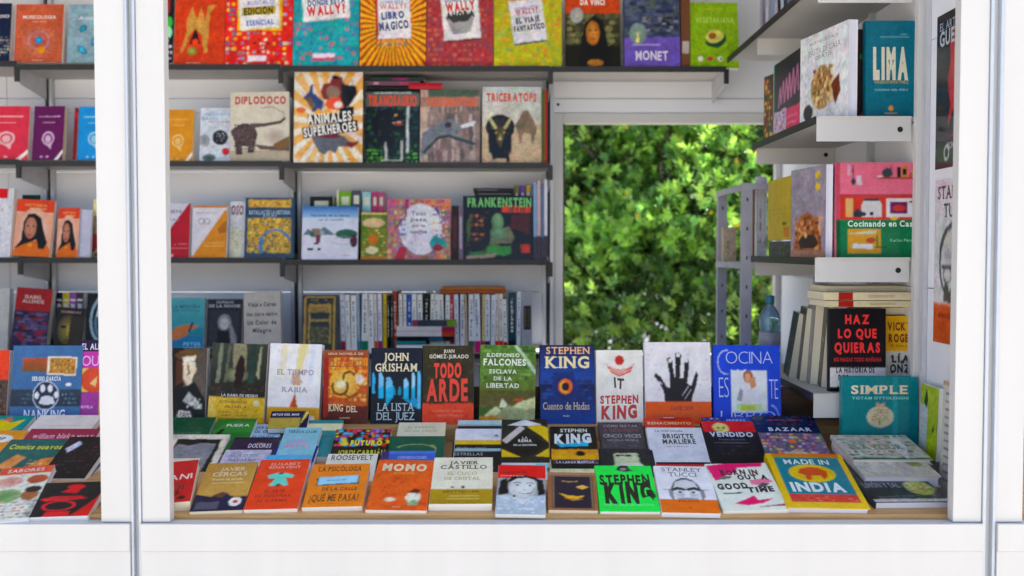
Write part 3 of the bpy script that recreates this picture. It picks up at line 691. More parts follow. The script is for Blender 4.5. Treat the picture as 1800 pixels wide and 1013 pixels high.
shelf('C', 0, 749.5, 867, -30, 'brick red crowd picture book with grey shadowed card', '943840', crowd(['8c3038', 'a8443c', '9c5a52', 'b84a38', '7a3a50', '6a4a60', 'b06050', '8e2c34'], 13) + [('R', .24, .31, .8, .86, '5a2028', None, 5), ('R', .23, .33, .79, .88, 'e2e2ea', None, 5), ('P', [(.27, .6), (.72, .66), (.66, .42), (.4, .38)], '8e8e92'), ('P', [(.3, .6), (.68, .64), (.62, .55), (.4, .52)], '3a3a3e'),
   ('T', 'DONDE ESTA', .5, .8, .46, .045, '244c88', {'rot': 6, 'bold': .04}), ('T', 'WALLY', .51, .72, .46, .09, 'b0202c', {'rot': 7, 'bold': .07}), ('T', 'AHORA', .51, .62, .44, .07, '222226', {'rot': 6, 'bold': .07})], hard=True, g=1.4)
shelf('C', 0, 868.5, 988, -30, 'olive yellow crowd picture book with a drooping white card', 'a0a030', crowd(['a8a82c', '98a838', 'b8b02c', 'c0982c', '8aa040', '70985a', 'c07a38', 'a4a832'], 17) + [('R', .26, .28, .74, .78, '30405a', None, 8), ('R', .25, .3, .74, .8, 'dfe0ee', None, 8), ('E', .42, .86, .08, .05, 'd8c8b8'), ('E', .44, .93, .1, .035, '5a2a2a'),
   ('T', 'DONDE ESTA', .48, .7, .34, .035, '34588c', {'rot': 8}), ('T', 'WALLY?', .48, .66, .34, .055, 'a83a48', {'rot': 8, 'bold': .04}), ('T', 'EL VIAJE', .5, .56, .36, .06, '242424', {'rot': 8, 'bold': .06, 'wave': .1}), ('T', 'FANTASTICO', .52, .47, .46, .06, '24282c', {'rot': 8, 'bold': .06, 'wave': .1})], hard=True, g=1.4)
shelf('D', 0, 995, 1091, -34, 'rust topped art book with a dark veiled woman', '3a382c', [('R', 0, .62, 1, 1, 'b8482a'), ('N', 0, .2, 1, .62, ['6a6a44', '5a5c40', '7a7850', '4a4a36'], 7, 6, 4, {'size': .8}), ('R', 0, 0, 1, .26, '24241c'), ('P', [(.22, 0), (.28, .3), (.36, .52), (.52, .6), (.68, .54), (.76, .3), (.86, 0)], '1a1814'), ('E', .5, .4, .125, .14, 'c98a44', '9c6230'), ('E', .45, .43, .03, .01, '3a2414'), ('E', .56, .43, .03, .01, '3a2414'), ('E', .5, .33, .045, .01, '8a4424'), ('S', [(.5, .42), (.49, .37)], .015, '9a602c'), ('E', .54, .06, .15, .04, 'a86e34'), ('E', .2, .6, .13, .09, 'b0a8a0', '90949a'),
   ('T', 'CREADORES', .5, .95, .5, .03, 'e8d8d0'), ('T', 'LEONARDO', .5, .83, .66, .065, 'ece6e0', {'bold': .06}), ('T', 'DA VINCI', .5, .75, .46, .06, 'ece6e0', {'bold': .06})])
shelf('D', 0, 1098, 1196, -30, 'violet footed art book with a misty dark blue lake', '3c4560', [('N', 0, .38, 1, 1, ['34405c', '46506c', '3a4a60', '565c74', '2c3850', '505a58'], 6, 14, 5, {'size': .9}), ('N', .3, .42, 1, .6, ['30283a', '8a8690', '4a4048', '20242c'], 5, 5, 9), ('R', 0, 0, 1, .36, '6854ae'), ('E', .25, .4, .16, .13, '8a9c84', '6c8088'), ('P', [(.2, .3), (.28, .3), (.24, .42)], 'e0d890'),
   ('T', 'CREADORES', .4, .27, .5, .02, 'c8c0e8'), ('T', 'MONET', .5, .14, .6, .1, 'e8e4f4', {'bold': .03, 'wave': .1})])
shelf('D', 0, 1198, 1213, -10, 'brown book edge with a small label beside the avocado cover', '6a4634', [('R', .1, .2, .9, .36, 'b0a8a4')], t=.1, lean=3)
shelf('D', 0, 1215, 1300, 5, 'lime green book with a halved avocado', '86ac2c', [('N', 0, 0, 1, 1, ['8ab030', '80a82c', '90b436'], 8, 10, 2, .4), ('E', .52, .44, .23, .13, '174a34', None, {'rot': 14}), ('E', .5, .48, .2, .1, 'c8c468', None, {'rot': 14}), ('E', .46, .49, .08, .045, 'a86a30', '6a3c1c', {'rot': 14}), ('E', .2, .14, .06, .035, 'e0dcdc'), ('E', .4, .14, .06, .035, 'b83a48'), ('E', .6, .14, .06, .035, 'e6e4e4'), ('E', .62, .14, .025, .02, '283048'),
   ('T', 'COCINA VERDE', .5, .9, .4, .03, 'c8b830'), ('T', 'VEGETARIANA', .52, .73, .82, .08, 'b0d060', {'bold': .03})], t=.03, yaw=3)
# ---- second shelf
shelf('B', 1, 285, 338, 193, 'amber book with pale ring emblem beside the post', 'c98a24', emblem('e0b878'), t=.025, pages='cream')
shelf('B', 1, 350, 408, 190, 'white book scattered with seeds and fruit halves', 'c0c8d4', [('R', .1, .86, .9, .9, '9ab0cc'), ('E', .62, .45, .24, .14, '2a2c30', None, {'rot': -50}), ('N', .5, .38, .76, .54, ['e0e4ea'], 4, 4, 3, .7, {'size': .3}), ('E', .15, .4, .16, .12, '74787c', '9aa0a8'), ('E', .3, .08, .2, .07, '3a4c4c', '6a7c80'), ('E', .8, .2, .12, .07, 'b0303c'), ('T', 'SANO', .3, .8, .5, .05, '8098b8'), ('T', 'NATURAL Y SENCILLO', .6, .74, .7, .035, 'a07888')], dy=.05)
shelf('B', 1, 405, 508, 163, 'cream picture book with a brown long tailed dinosaur seen from behind', 'c9c2b2', [('R', 0, .0, 1, .16, 'a89c88'), ('E', .75, .36, .2, .12, 'a49284', 'c4bcae'), ('E', .25, .38, .21, .17, '5a4842', '453632'), ('P', [(.08, .34), (.2, .34), (.2, .1), (.1, .1)], '493a35'), ('P', [(.3, .34), (.43, .34), (.4, .12), (.3, .12)], '40322e'), ('P', [(.0, .44), (.08, .5), (.2, .46), (.1, .36), (.03, .36)], '55443e'), ('P', [(.34, .48), (.6, .5), (.86, .54), (.94, .6), (.93, .64), (.84, .58), (.58, .545), (.34, .55)], '55443e'), ('N', .06, .16, .44, .54, ['624f49', '403230', '6c5850', '4a3a36'], 9, 9, 4, .8, {'size': .6}), ('S', [(.92, .62), (.9, .7), (.72, .78), (.5, .77)], .012, '6a5a54'), ('P', [(.4, .25), (.5, .17), (1, .14), (1, .2), (.6, .22)], '5f4d42'), ('P', [(.72, .24), (1, .36), (1, .2), (.8, .16)], '7a5a34'),
   ('T', 'DIPLODOCO', .52, .88, .88, .1, 'b03a34', {'bold': .05, 'wave': .05}), ('R', .1, .8, .9, .8001, 'c9c2b2')], yaw=2, hard=True, roll=-1, calm=True)
shelf('C', 1, 516, 637, 127, 'big sunburst picture book of animal heroes with black title bands', 'e6ddd2', [('Y', .5, .45, 20, ['dfa860', 'e0b070', 'd8a258']), ('N', 0, 0, 1, 1, ['e6ddd4', 'e2b880'], 9, 11, 3, .25, {'size': .3}),
   ('P', [(.38, .78), (.42, .88), (.52, .88), (.56, .95), (.7, .95), (.72, .86), (.92, .84), (.88, .74), (.8, .66), (.72, .6), (.6, .7), (.42, .7)], '6f2a24'), ('P', [(.68, .72), (.68, .87), (.9, .85), (.92, .78), (.8, .62), (.7, .6)], '201c1e'), ('E', .56, .78, .1, .07, '7a6250'), ('E', .6, .94, .06, .02, '2a1a1a'),
   ('P', [(.12, .72), (.2, .78), (.24, .86), (.28, .86), (.26, .78), (.42, .68), (.4, .58), (.26, .56), (.22, .66)], '2a3c66'), ('P', [(.14, .72), (.22, .74), (.3, .64), (.26, .58)], '5f4a3a'), ('P', [(.24, .5), (.34, .6), (.44, .56), (.5, .62), (.6, .54), (.66, .48), (.6, .44), (.3, .44)], 'dba02a'), ('P', [(.44, .64), (.52, .72), (.66, .72), (.72, .62), (.62, .58), (.5, .6)], 'cf4a28'), ('E', .64, .64, .05, .04, 'f0e8e0'), ('E', .1, .58, .07, .035, 'b85a30'),
   ('R', .2, .44, .86, .54, '1c1a1c', None, 4), ('R', .66, .52, .88, .61, '1c1a1c', None, 8), ('R', .12, .31, .94, .43, '1c1a1c', None, 8),
   ('P', [(.26, .27), (.34, .31), (.6, .33), (.74, .29), (.82, .24), (.96, .24), (.84, .17), (.74, .18), (.66, .18), (.6, .1), (.52, .14), (.44, .09), (.36, .12)], '54565f'), ('P', [(.3, .29), (.6, .33), (.7, .29), (.5, .27)], '5f2428'), ('P', [(.74, .22), (.96, .25), (.84, .16)], '6a2c2c'),
   ('T', 'ANIMALES', .52, .5, .66, .1, 'f0ece6', {'bold': .04, 'rot': 5, 'serif': True}), ('T', 'SUPERHEROES', .53, .37, .78, .09, 'ece8e4', {'bold': .04, 'rot': 8, 'serif': True}), ('T', 'LIBROS', .84, .045, .14, .02, '8a5a20')], hard=True, lean=5, dy=.02, spine='181818', g=1.5)
shelf('C', 1, 642, 736, 158, 'dark green picture book with a black hunting dinosaur among pale trunks', '1f2a26', [('N', 0, .02, 1, .78, ['243430', '1c2426', '2f4a34', '30404c', '3a5c34'], 8, 9, 5), ('N', 0, 0, .34, .2, ['4a8a34', '5c9c3c', '3a6a2c'], 4, 4, 3), ('N', .74, 0, 1, .2, ['4a8a34', '5c9c3c'], 3, 4, 3), ('R', .76, .14, .81, .78, 'b0b4b8'), ('R', .36, .04, .41, .3, 'a8a8a4'), ('R', .66, .04, .7, .3, 'a8a8a4'), ('P', [(.12, .56), (.2, .7), (.42, .75), (.66, .72), (.74, .62), (.64, .56), (.74, .5), (.7, .44), (.54, .44), (.56, .3), (.5, .2), (.4, .2), (.38, .3), (.3, .22), (.22, .24), (.24, .4), (.12, .46)], '121312'), ('P', [(.5, .555), (.64, .575), (.7, .53), (.56, .5)], '8a3a34'), ('S', [(.5, .555), (.66, .555)], .014, 'd8d4c8'), ('E', .56, .66, .03, .018, 'c8a84a'), ('N', .16, .3, .6, .7, ['24261f', '1a1b18', '30322a'], 7, 7, 3, .5), ('R', 0, .77, 1, .96, '5a605c'),
   ('T', 'TIRANOSAURIO', .5, .85, .92, .13, 'cc4820', {'bold': .05, 'wave': .05}), ('T', 'LOS GRANDES CAZADORES', .5, .955, .7, .025, 'c8ccd0'), ('T', 'EDITORIAL', .5, .04, .4, .025, 'c0d0b0')], hard=True, g=1.35)
shelf('C', 1, 738, 843, 158, 'mauve picture book with a grey striped running dinosaur', '7d6c66', [('N', 0, .02, 1, 1, ['867470', '9c8a86', '6c5c58', 'a89a98', '5c5450', '74625e'], 14, 6, 6, {'size': .9}), ('R', 0, .02, .12, 1, 'b09a8c'), ('R', .14, .86, .96, 1, '4a5a4c'), ('P', [(0, .1), (.04, .4), (.2, .5), (.4, .58), (.54, .6), (.66, .52), (.9, .56), (.92, .52), (.72, .47), (.56, .42), (.8, .32), (.96, .25), (.8, .24), (.5, .36), (.3, .32), (.12, .14), (.02, .06)], '6a7078'), ('S', [(.05, .14), (.3, .34), (.5, .37), (.92, .26)], .05, '3a403c'), ('P', [(.68, .52), (.94, .57), (.9, .51), (.7, .48)], 'e2e4ea'), ('E', .47, .52, .06, .04, '3a302c'), ('R', 0, .77, 1, .90, '9a7466'),
   ('T', 'VELOCIRAPTOR', .53, .83, .82, .1, 'cc5530', {'bold': .05, 'wave': .05})], hard=True, g=1.35)
shelf('C', 1, 848, 952, 153, 'pale picture book with a black horned dinosaur facing out', 'bdb8ac', [('R', 0, 0, 1, .5, 'b8a488', 'b0987a'), ('R', 0, .5, 1, 1, 'b4bcbc', 'bdb8a8'), ('P', [(.55, .5), (.62, .58), (.68, .68), (.76, .7), (.84, .6), (.92, .46), (.88, .3), (.84, .24), (.82, .38), (.7, .4), (.64, .24), (.6, .4)], '7a6450'), ('E', .64, .5, .08, .06, '6a6048'), ('E', .3, .47, .25, .17, '3a3524', '1c1a14'), ('P', [(.1, .44), (.5, .44), (.5, .2), (.42, .06), (.18, .06), (.1, .2)], '1b1914'), ('P', [(.16, .1), (.22, .1), (.22, .0), (.15, .0)], '24211a'), ('P', [(.38, .1), (.46, .1), (.46, .01), (.4, .01)], '24211a'), ('N', .1, .12, .5, .6, ['2c2820', '16140f', '3e3826', '221f18'], 8, 8, 3, .7), ('P', [(.22, .46), (.38, .46), (.35, .3), (.3, .2), (.25, .3)], '4e472c'),
   ('P', [(.2, .44), (.12, .56), (.1, .62), (.16, .58), (.25, .46)], 'b8ac7c'), ('P', [(.4, .44), (.48, .56), (.52, .62), (.45, .58), (.35, .46)], 'b8ac7c'), ('P', [(.28, .3), (.33, .3), (.305, .4)], 'b0a070'), ('E', .24, .4, .02, .012, 'c8a040'), ('E', .37, .4, .02, .012, 'c8a040'), ('P', [(.02, .0), (.3, .0), (.2, .06)], '9a8a70'),
   ('T', 'TRICERATOPS', .5, .86, .86, .1, 'c04a3a', {'bold': .05, 'wave': .05})], hard=True, g=1.35)
shelf('C', 1, 953, 962, 158, 'thin yellow and red book edge beyond the horned dinosaur', '4a5a28', [('R', .5, 0, 1, 1, 'a02c24')], t=.12, lean=2)
# ---- third shelf
def diag(a, b): return [('R', 0, 0, 1, 1, 'ccc8d4'), ('P', [(-.2, .0), (0, .0), (1, .78), (1, .96), (-.2, -.1)], 'd8d4da'), ('P', [(0, 0), (1, 1), (1, 0)], b)]
shelf('B', 2, 272, 332, 358, 'white and red book divided by a steep diagonal', 'c8c4d0', [('P', [(.1, .25), (.95, 1), (1, 1), (1, 0), (.1, 0)], 'a82430'), ('R', .4, .24, .95, .25, 'd08890'), ('R', .4, .17, .95, .18, 'd08890'), ('T', 'CIEN', .5, .85, .5, .06, '6a6a8a'), ('T', 'IDEAS', .45, .7, .5, .04, '6a6a8a'), ('E', .5, .04, .04, .02, 'e8c8c8')], t=.022)
shelf('B', 2, 336, 397, 362, 'white and orange book divided by a steep diagonal', 'd0ccd4', [('R', 0, .96, 1, 1, 'c07830'), ('P', [(0, .0), (.94, .92), (1, .92), (1, 0)], 'cc8428'), ('P', [(.72, .54), (.94, .7), (1, .7), (1, .5), (.8, .45)], 'a06428'), ('R', .35, .28, .95, .29, 'e8c078'), ('R', .35, .22, .95, .23, 'e8c078'), ('O', .26, .7, .1, .06, .8, '6a6a78'), ('O', .42, .7, .1, .06, .8, '6a6a78'), ('T', 'PREGUNTAS', .4, .86, .6, .03, '8a8a98')], t=.022, yaw=-2)
shelf('B', 2, 402, 432, 355, 'white comic book half hidden by the blue framed cover', 'c8c8ce', [('R', .1, .0, .7, .5, 'd0ccb8'), ('T', 'OSO', .45, .85, .75, .15, '7a3a4c', {'bold': .04}), ('N', .1, .2, .8, .55, ['b0b498', 'd8d0b0', '98a890'], 4, 6, 2)], dy=.06)
shelf('B', 2, 429, 516, 348, 'slate blue book with yellow mosaic panels', '2f4358', [('R', .06, .84, .93, .97, 'c8a040'), ('N', .06, .84, .93, .97, ['d8b04a', 'a87038', '8a3030', 'e0c468'], 12, 4, 4), ('R', .06, .08, .93, .66, 'c09a38'), ('N', .06, .08, .93, .66, ['c89c38', 'e0b850', '8a6a28', '6a5a30', 'f0d890', '30445c', '4a5a50'], 13, 13, 6, {'size': .6}), ('O', .62, .2, .34, .28, .86, '4878a0', {'a0': 20, 'a1': 200}), ('R', .34, .08, .38, .36, '3f80a0'), ('T', 'BATALLAS DE LA HISTORIA', .5, .755, .84, .065, 'a8bccc', {'serif': True}), ('T', 'ATLAS', .5, .70, .3, .03, 'a8bccc')], hard=True)
shelf('C', 2, 530, 628, 363, 'snowy picture book under a blue sky with tiny figures', 'd2d2e0', [('R', 0, .78, 1, 1, '1c5c9c', '8eb0d4'), ('R', 0, .48, 1, .78, 'c8d0e2', 'c4c8d8'), ('P', [(.02, .46), (.1, .58), (.24, .5), (.4, .62), (.55, .5), (.6, .46)], '5a6a78'), ('E', .8, .48, .2, .09, '2f5a44'), ('E', .3, .5, .1, .06, '8a9a9c'), ('P', [(.16, .42), (.18, .58), (.32, .58), (.34, .42)], '7a6a54'), ('R', .25, .32, .33, .46, '6a2c40'), ('R', .14, .44, .22, .52, '305a4c'), ('E', .26, .3, .05, .02, '16161a'), ('E', .93, .35, .07, .12, '4a2c3a'), ('S', [(.6, .4), (.75, .44), (.9, .4)], .012, '8088a0'), ('S', [(.55, .32), (.7, .28), (.9, .3)], .01, '8890a8'), ('R', .1, .17, .2, .22, '2a2a34'), ('R', .28, .17, .34, .22, '2a2a34'), ('T', 'Historia de la nieve', .5, .83, .7, .045, '2a3a5c'), ('T', 'en el mundo', .52, .75, .45, .04, '3a4a6c'), ('T', 'LIBROS', .8, .08, .16, .02, 'b05060')], hard=True, g=1.35)
shelf('C', 2, 634, 682, 374, 'small olive picture book with an orange bear and beige band', '5f7a34', [('R', 0, .96, 1, 1, 'c8b070'), ('E', .45, .78, .42, .1, 'cdb088'), ('N', 0, .06, 1, .66, ['6a8a34', '7a9c3c', 'b87a34', '5a7a2c', 'a8742c', 'd8b878'], 7, 9, 5), ('E', .45, .42, .2, .12, 'b8702c'), ('E', .4, .2, .24, .08, 'd0c4a0'), ('R', 0, 0, 1, .07, 'c07a40')], dy=.045)
shelf('C', 2, 680, 792, 350, 'floral picture book with a jagged white oval title', '9a6a6c', [('R', 0, .84, .4, 1, 'b8508a'), ('R', .5, .8, 1, 1, 'c8785c'), ('N', 0, 0, 1, 1, ['a85a70', 'b0603c', '8aa060', 'c08040', '9a4a6a', '7a5a80', 'c8a060', '5a6a50'], 12, 11, 9, {'size': .6}), ('E', .53, .5, .34, .42, 'e2e0ee'), ('N', .14, .12, .3, .7, ['7a5aa8', 'a080c0', '3a5a9c', '8a6ab0'], 3, 7, 3), ('N', .7, .3, .96, .84, ['c8a86a', 'd8c088', '7a5aa0', '2a5c80', 'e0e0ee'], 5, 8, 4), ('P', [(.72, .14), (.66, .28), (.74, .4), (.9, .34), (.96, .2), (.84, .22)], '1c8a8c'), ('P', [(.12, .0), (.2, .22), (.3, .2), (.28, 0)], 'a02c3c'), ('E', .8, .2, .08, .05, '8a2030'), ('P', [(.74, .82), (.78, .9), (.84, .7)], '24406c'), ('S', [(.32, 1), (.28, .72), (.12, .5)], .03, '7a3040'), ('T', 'Todo', .5, .76, .24, .07, '4a4a5c'), ('T', 'pasa', .5, .66, .26, .06, '4a4a5c'), ('T', 'en la', .5, .56, .22, .05, '4a4a5c'), ('T', 'noche', .5, .46, .27, .06, '3a3a4c')], hard=True, g=1.4)
shelf('C', 2, 794, 806, 362, 'dark maroon spine next to the floral cover', '2a141c', [('R', .2, .2, .8, .8, '4a2a34')], t=.16, lean=1, dy=.03)
shelf('C', 2, 806.5, 814, 362, 'grey violet spine next to the black monster book', '6a5c70', [('R', .2, .2, .8, .8, '9a94a8')], t=.16, lean=1, dy=.03)
shelf('C', 2, 814, 936, 345, 'black picture book with a pale green monster and green title', '14120f', [('N', .04, .1, .96, .78, ['2a1c14', '3a2618', '1c1814', '4a3420', '20241a'], 9, 8, 3), ('P', [(.06, .2), (.05, .6), (.12, .74), (.1, .4)], '4a5a34'), ('N', .1, .3, .3, .72, ['8a4a28', '6a3a24', 'a86a40', '4a2418'], 3, 6, 5), ('E', .5, .6, .09, .13, '7a9c74', '5a7c58'), ('P', [(.42, .52), (.4, .36), (.38, .24), (.7, .26), (.74, .36), (.66, .52), (.58, .5)], '6a6a50'), ('E', .5, .42, .1, .1, '6f9670', '54785a'), ('P', [(.34, .1), (.34, .2), (.44, .25), (.56, .2), (.68, .22), (.7, .1), (.6, .06)], '3f7c3c'), ('P', [(.68, .5), (.7, .7), (.96, .72), (.96, .4)], '4a2416'), ('R', .56, .74, .97, .84, 'c8462c', None, -2), ('R', .83, .1, .96, .24, 'b0382a'), ('P', [(.04, .06), (.5, .1), (.45, .03), (.04, .02)], '8a7a6a'), ('E', .22, .1, .14, .025, '2f6a3c'), ('T', 'FRANKENSTEIN', .53, .9, .94, .13, '6aa860', {'bold': .05}), ('T', 'LEE Y VE', .77, .77, .26, .09, '1c0c08', {'bold': .05})], hard=True, g=1.4)
for i, (a, b, c, yt, nm) in enumerate(((938, 944, '7a9ac0', 322, 'light blue'), (944.5, 950, 'b8a0a0', 318, 'dusty pink'), (950.5, 956, '5a6a88', 326, 'slate'), (956.5, 962, 'c8c8d4', 316, 'pearl'))):
    shelf('C', 2, a, b, yt, 'thin %s magazine at the upright past the monster book' % nm, c, [('R', 0, .0, 1, .3, '3c3c4a')], t=.18, lean=1, dy=.02)
for a, b, yt, c, nm in ((545, 585, 346, '1c1c22', 'black'), (592, 596, 335, 'c8c89c', 'cream'), (597, 617, 337, '6fa02c', 'lime and white'), (619, 634, 335, '4a4a58', 'dark slate'), (637, 652, 338, '8ab8c0', 'aqua'), (654, 664, 338, 'a83a68', 'raspberry'), (665, 676, 338, 'b04a74', 'dusty rose')):
    shelf('C', 2, a, b, yt, nm + ' book peeping over the snowy picture book', c, [('R', .2, .55, .8, .6, 'd8d8d8'), ('R', .2, .8, .8, .93, 'c8ccb8')], dy=.12, t=.1, lean=2)
# ---- fourth shelf, left part
shelf('B', 3, 293, 357, 524, 'teal book with an orange outstretched hand', '2f8a98', [('R', 0, .45, 1, 1, '5aa4a8', '3f98a4'), ('R', 0, 0, 1, .3, '0f78a8'), ('P', [(.04, .3), (.2, .46), (.5, .52), (.9, .5), (.62, .4), (.5, .3), (.2, .22)], 'c87848'), ('P', [(.6, .36), (.72, .54), (.66, .56), (.56, .38)], '2a3450'), ('T', 'LA MEDICINA', .5, .84, .8, .06, '1f5c74'), ('T', 'DEL FUTURO', .5, .77, .8, .03, '205c74'), ('T', 'PETER', .7, .16, .5, .06, '8ad0e0'), ('T', 'WATT', .7, .07, .5, .07, '8ad0e0')], yaw=-3, t=.025)
shelf('B', 3, 362, 424, 526, 'charcoal book with a grey photo of a hooded woman', '2c2a32', [('R', .08, .12, .92, .78, '36343c'), ('F', .5, .55, .15, 'b8b4b4', '8e8a8c', '4a4648'), ('P', [(.3, .12), (.3, .4), (.44, .42), (.6, .4), (.7, .12)], '17171a'), ('P', [(.62, .62), (.86, .3), (.84, .12), (.7, .12), (.66, .4)], '8a868a'), ('R', .04, .09, .96, .1, 'b8b4b8'), ('T', 'CRÓNICAS', .5, .94, .5, .04, 'b8b4b8'), ('T', 'DE LA NOCHE', .5, .87, .9, .05, 'c0bcc0', {'serif': True})], t=.03)
shelf('B', 3, 429, 494, 514, 'cream paperback with four lines of dark type', 'c0b6ac', [('T', 'Viaje a Corea', .5, .79, .78, .065, '2f3038', {'serif': True, 'bold': .04}), ('T', 'Una tierra dentro', .5, .63, .84, .06, '2f3038', {'serif': True, 'bold': .04}), ('T', 'Un Color de', .5, .49, .8, .065, '2f3038', {'serif': True, 'bold': .04}), ('T', 'Milagro', .5, .36, .52, .065, '2f3038', {'serif': True, 'bold': .04}), ('T', 'MARK OKABE', .5, .12, .5, .03, '6a6464')], t=.03, roll=-2)
shelf('C', 3, 530, 592, 519, 'black ornate book with a golden frame and label', '14180f', [('O', .5, .5, .46, .48, .86, 'b8903a', {'n': 4, 'a0': 45, 'a1': 405}), ('R', .08, .95, .92, .975, 'c49a40'), ('R', .08, .02, .92, .04, 'c49a40'), ('R', .05, .04, .11, .96, 'b48c38'), ('R', .88, .04, .94, .96, 'b48c38'), ('R', .2, .7, .82, .78, 'b48c38'), ('R', .2, .54, .8, .58, 'a88a40'), ('R', .24, .16, .78, .46, '4a4424'), ('N', .26, .18, .76, .44, ['8a7a40', '5a5028', '30301c'], 6, 6, 3), ('N', .2, .82, .82, .93, ['b48c38', '20200f'], 6, 3, 3), ('T', 'DRÁCULA', .5, .74, .5, .05, '20180a', {'serif': True})], hard=True, t=.04)

# ---- rows packed spine out: (px0, px1, ytop, colour, foot colour, words)
def spines(bay, k, lst, Yf, grp=GP):
    z0 = shz(bay, k)
    for i, (a, b, yt, c, foot, words) in enumerate(lst):
        xa, xb = xat(a, Yf, 560), xat(b - .5, Yf, 560); t = xb - xa; h = solve_h(0, Yf, z0, 0, 1, yt); w = .15
        sa = []
        if foot: sa.append(('R', 0, 0, 1, .2, foot))
        ik = '5c5c66' if c[0] in 'bcdef' else 'c4c0b4'; q = .28
        while q < .84:
            ln_ = RB.uniform(.015, .05)
            if RB.random() < .85: sa.append(('R', .34, q, .34 + RB.uniform(.16, .34), q + ln_, ik))
            q += ln_ + RB.uniform(.006, .03)
        sa.append(('R', .3, .88, .7, .9, '8a3a34' if RB.random() < .4 else '707078'))
        lean = RB.uniform(-1.7, 1.7)
        v = Vector((math.sin(math.radians(lean)), 0, 1)).normalized()
        book(words, w, h, t, [], ((xa + xb) / 2 + t / 2 , Yf + w / 2 + .003, z0 + .0005), (0, 1, 0), v, c, g=1.45, spine=c, spine_art=sa, group=grp)
WORDN = ['first', 'second', 'third', 'fourth', 'fifth', 'sixth', 'seventh', 'eighth', 'ninth', 'tenth', 'eleventh', 'twelfth', 'thirteenth', 'fourteenth', 'fifteenth', 'sixteenth']
L1 = [(600, 608, 518, 'b4b4b8', '7a2c44', 'pale grey spine with burgundy foot right of the golden ornate book'),
 (608.5, 617, 519, 'cfcdc8', None, 'plain ivory spine, the first past the burgundy foot'), (617.5, 628, 520, 'd2d0cc', None, 'broad plain ivory spine before the blue grey one'),
 (628.5, 634, 517, '7f94a4', '3a6a80', 'blue grey spine in the white run'), (634.5, 647, 517, 'd4d2ce', '1c6a50', 'white spine with a green foot'),
 (647.5, 658, 518, 'd6d4d0', None, 'plain white spine after the green foot'), (658.5, 664.5, 518, 'd4c4c0', 'b84a28', 'pinkish spine with orange foot'), (665, 672.5, 517, 'd8d6e0', '8c2058', 'white spine with magenta foot'),
 (673, 680, 517, 'b8982c', None, 'mustard yellow spine before the black ones'), (680.5, 686, 520, '1c1e20', None, 'black spine beside the mustard one'), (686.5, 691.5, 519, '2c3032', None, 'charcoal spine with grey type beside the brick one')]
spines('C', 3, L1, YS + .03)
L2 = [(692, 701, 512, '8c3c30', None, 'brick coloured spine above the lying pile'), (701.5, 708, 517, 'ccc8c0', None, 'ivory spine before the royal blue one'), (708.5, 714.5, 518, 'd4d0c8', None, 'white spine touching the royal blue one'), (715, 724.5, 518, '274a94', None, 'royal blue spine among the white books'),
 (725, 734, 517, 'd6d4d0', None, 'white spine just past the royal blue one'), (734.5, 744, 518, 'd0cec8', None, 'white spine before the small black block'), (744.5, 755, 516, '1f1c18', None, 'short black spine amid the white run'), (755.5, 764, 517, 'd8d4c8', None, 'cream spine just past the short black one'), (764.5, 773, 518, 'd4d4d0', None, 'white spine above the middle of the pile'),
 (773.5, 782, 518, 'd6d2c8', None, 'ivory spine left of the red tipped one'), (782.5, 791, 519, 'd0d0cc', None, 'white spine touching the red tipped one'), (791.5, 799, 517, '9c3038', None, 'red tipped dark spine under the brown flat book'),
 (800, 808, 518, 'c4c4d0', None, 'lavender white spine right of the pile'), (808.5, 817, 518, 'cacad4', None, 'second lavender white spine right of the pile'), (817.5, 823, 519, 'b09a7a', None, 'tan spine between white ones'), (823.5, 834, 518, 'd6d6d8', '3a5a48', 'white spine with dark green foot'), (834.5, 846, 517, 'd2d2d8', 'b02c60', 'white spine with magenta foot right of the pile'),
 (846.5, 852, 518, 'c4b070', 'a82454', 'straw spine with raspberry foot'), (852.5, 862, 518, 'cccdd6', '2f3050', 'pale spine with navy foot'), (862.5, 870, 519, 'd8d8dc', None, 'plain white spine before the cream pair'), (870.5, 877, 517, 'd8c8c0', 'c0241c', 'cream spine with scarlet foot'), (877.5, 885, 517, 'd8d2c4', 'c42a20', 'second cream spine with scarlet foot'), (885.5, 893, 526, 'd0d0cc', '8c2024', 'shorter white spine with dark red foot'),
 (893.5, 907.5, 514, '1f3c48', '1a1c20', 'dark teal spine near the end of the row'), (908, 915.5, 513, 'cdd0d8', None, 'pale spine beside the boxed label')]
spines('C', 3, L2, YS + .035)
shelf('C', 3, 916.5, 935, 514, 'grey booklet with a black boxed label ending the row', 'a0a0a6', [('R', .2, .38, .9, .78, '2a2622'), ('R', .3, .42, .45, .74, '6a6048'), ('R', .62, .42, .72, .74, '5a5444')], t=.14, lean=1)
def flat(px0, px1, pyb, pyt, Y, words, cov, pg='cream', spine_out=False, g=1.1, w=.15, hard=False, grp=GP, bands=None, z0=None, twist=0):
    """a book lying on its side across the view, pages (or spine) towards the viewer, between two picture rows"""
    zb = zat(pyb, Y) if z0 is None else z0; t = zat(pyt, Y) - zat(pyb, Y)
    xa, xb = xat(px0, Y, pyb), xat(px1, Y, pyb)
    tw = math.radians(twist); c, s = math.cos(tw), math.sin(tw)
    if spine_out:
        return book(words, w, xb - xa, t, [], (xa, Y + w / 2, zb), (-s, c, 0), (c, s, 0), cov, g=g, spine=cov, spine_art=bands, pages=pg, group=grp, hard=hard)
    return book(words, w, xb - xa, t, [], (xa, Y + w / 2, zb + t), (s, -c, 0), (c, s, 0), cov, g=g, pages=pg, group=grp, hard=hard)
LF = 'books lying flat on the shelves'
flat(697, 800, 612, 606.5, YS - .01 + .02, 'white edged book at the foot of the lying pile', 'd0d0d0', 'pages', w=.12, grp=LF)
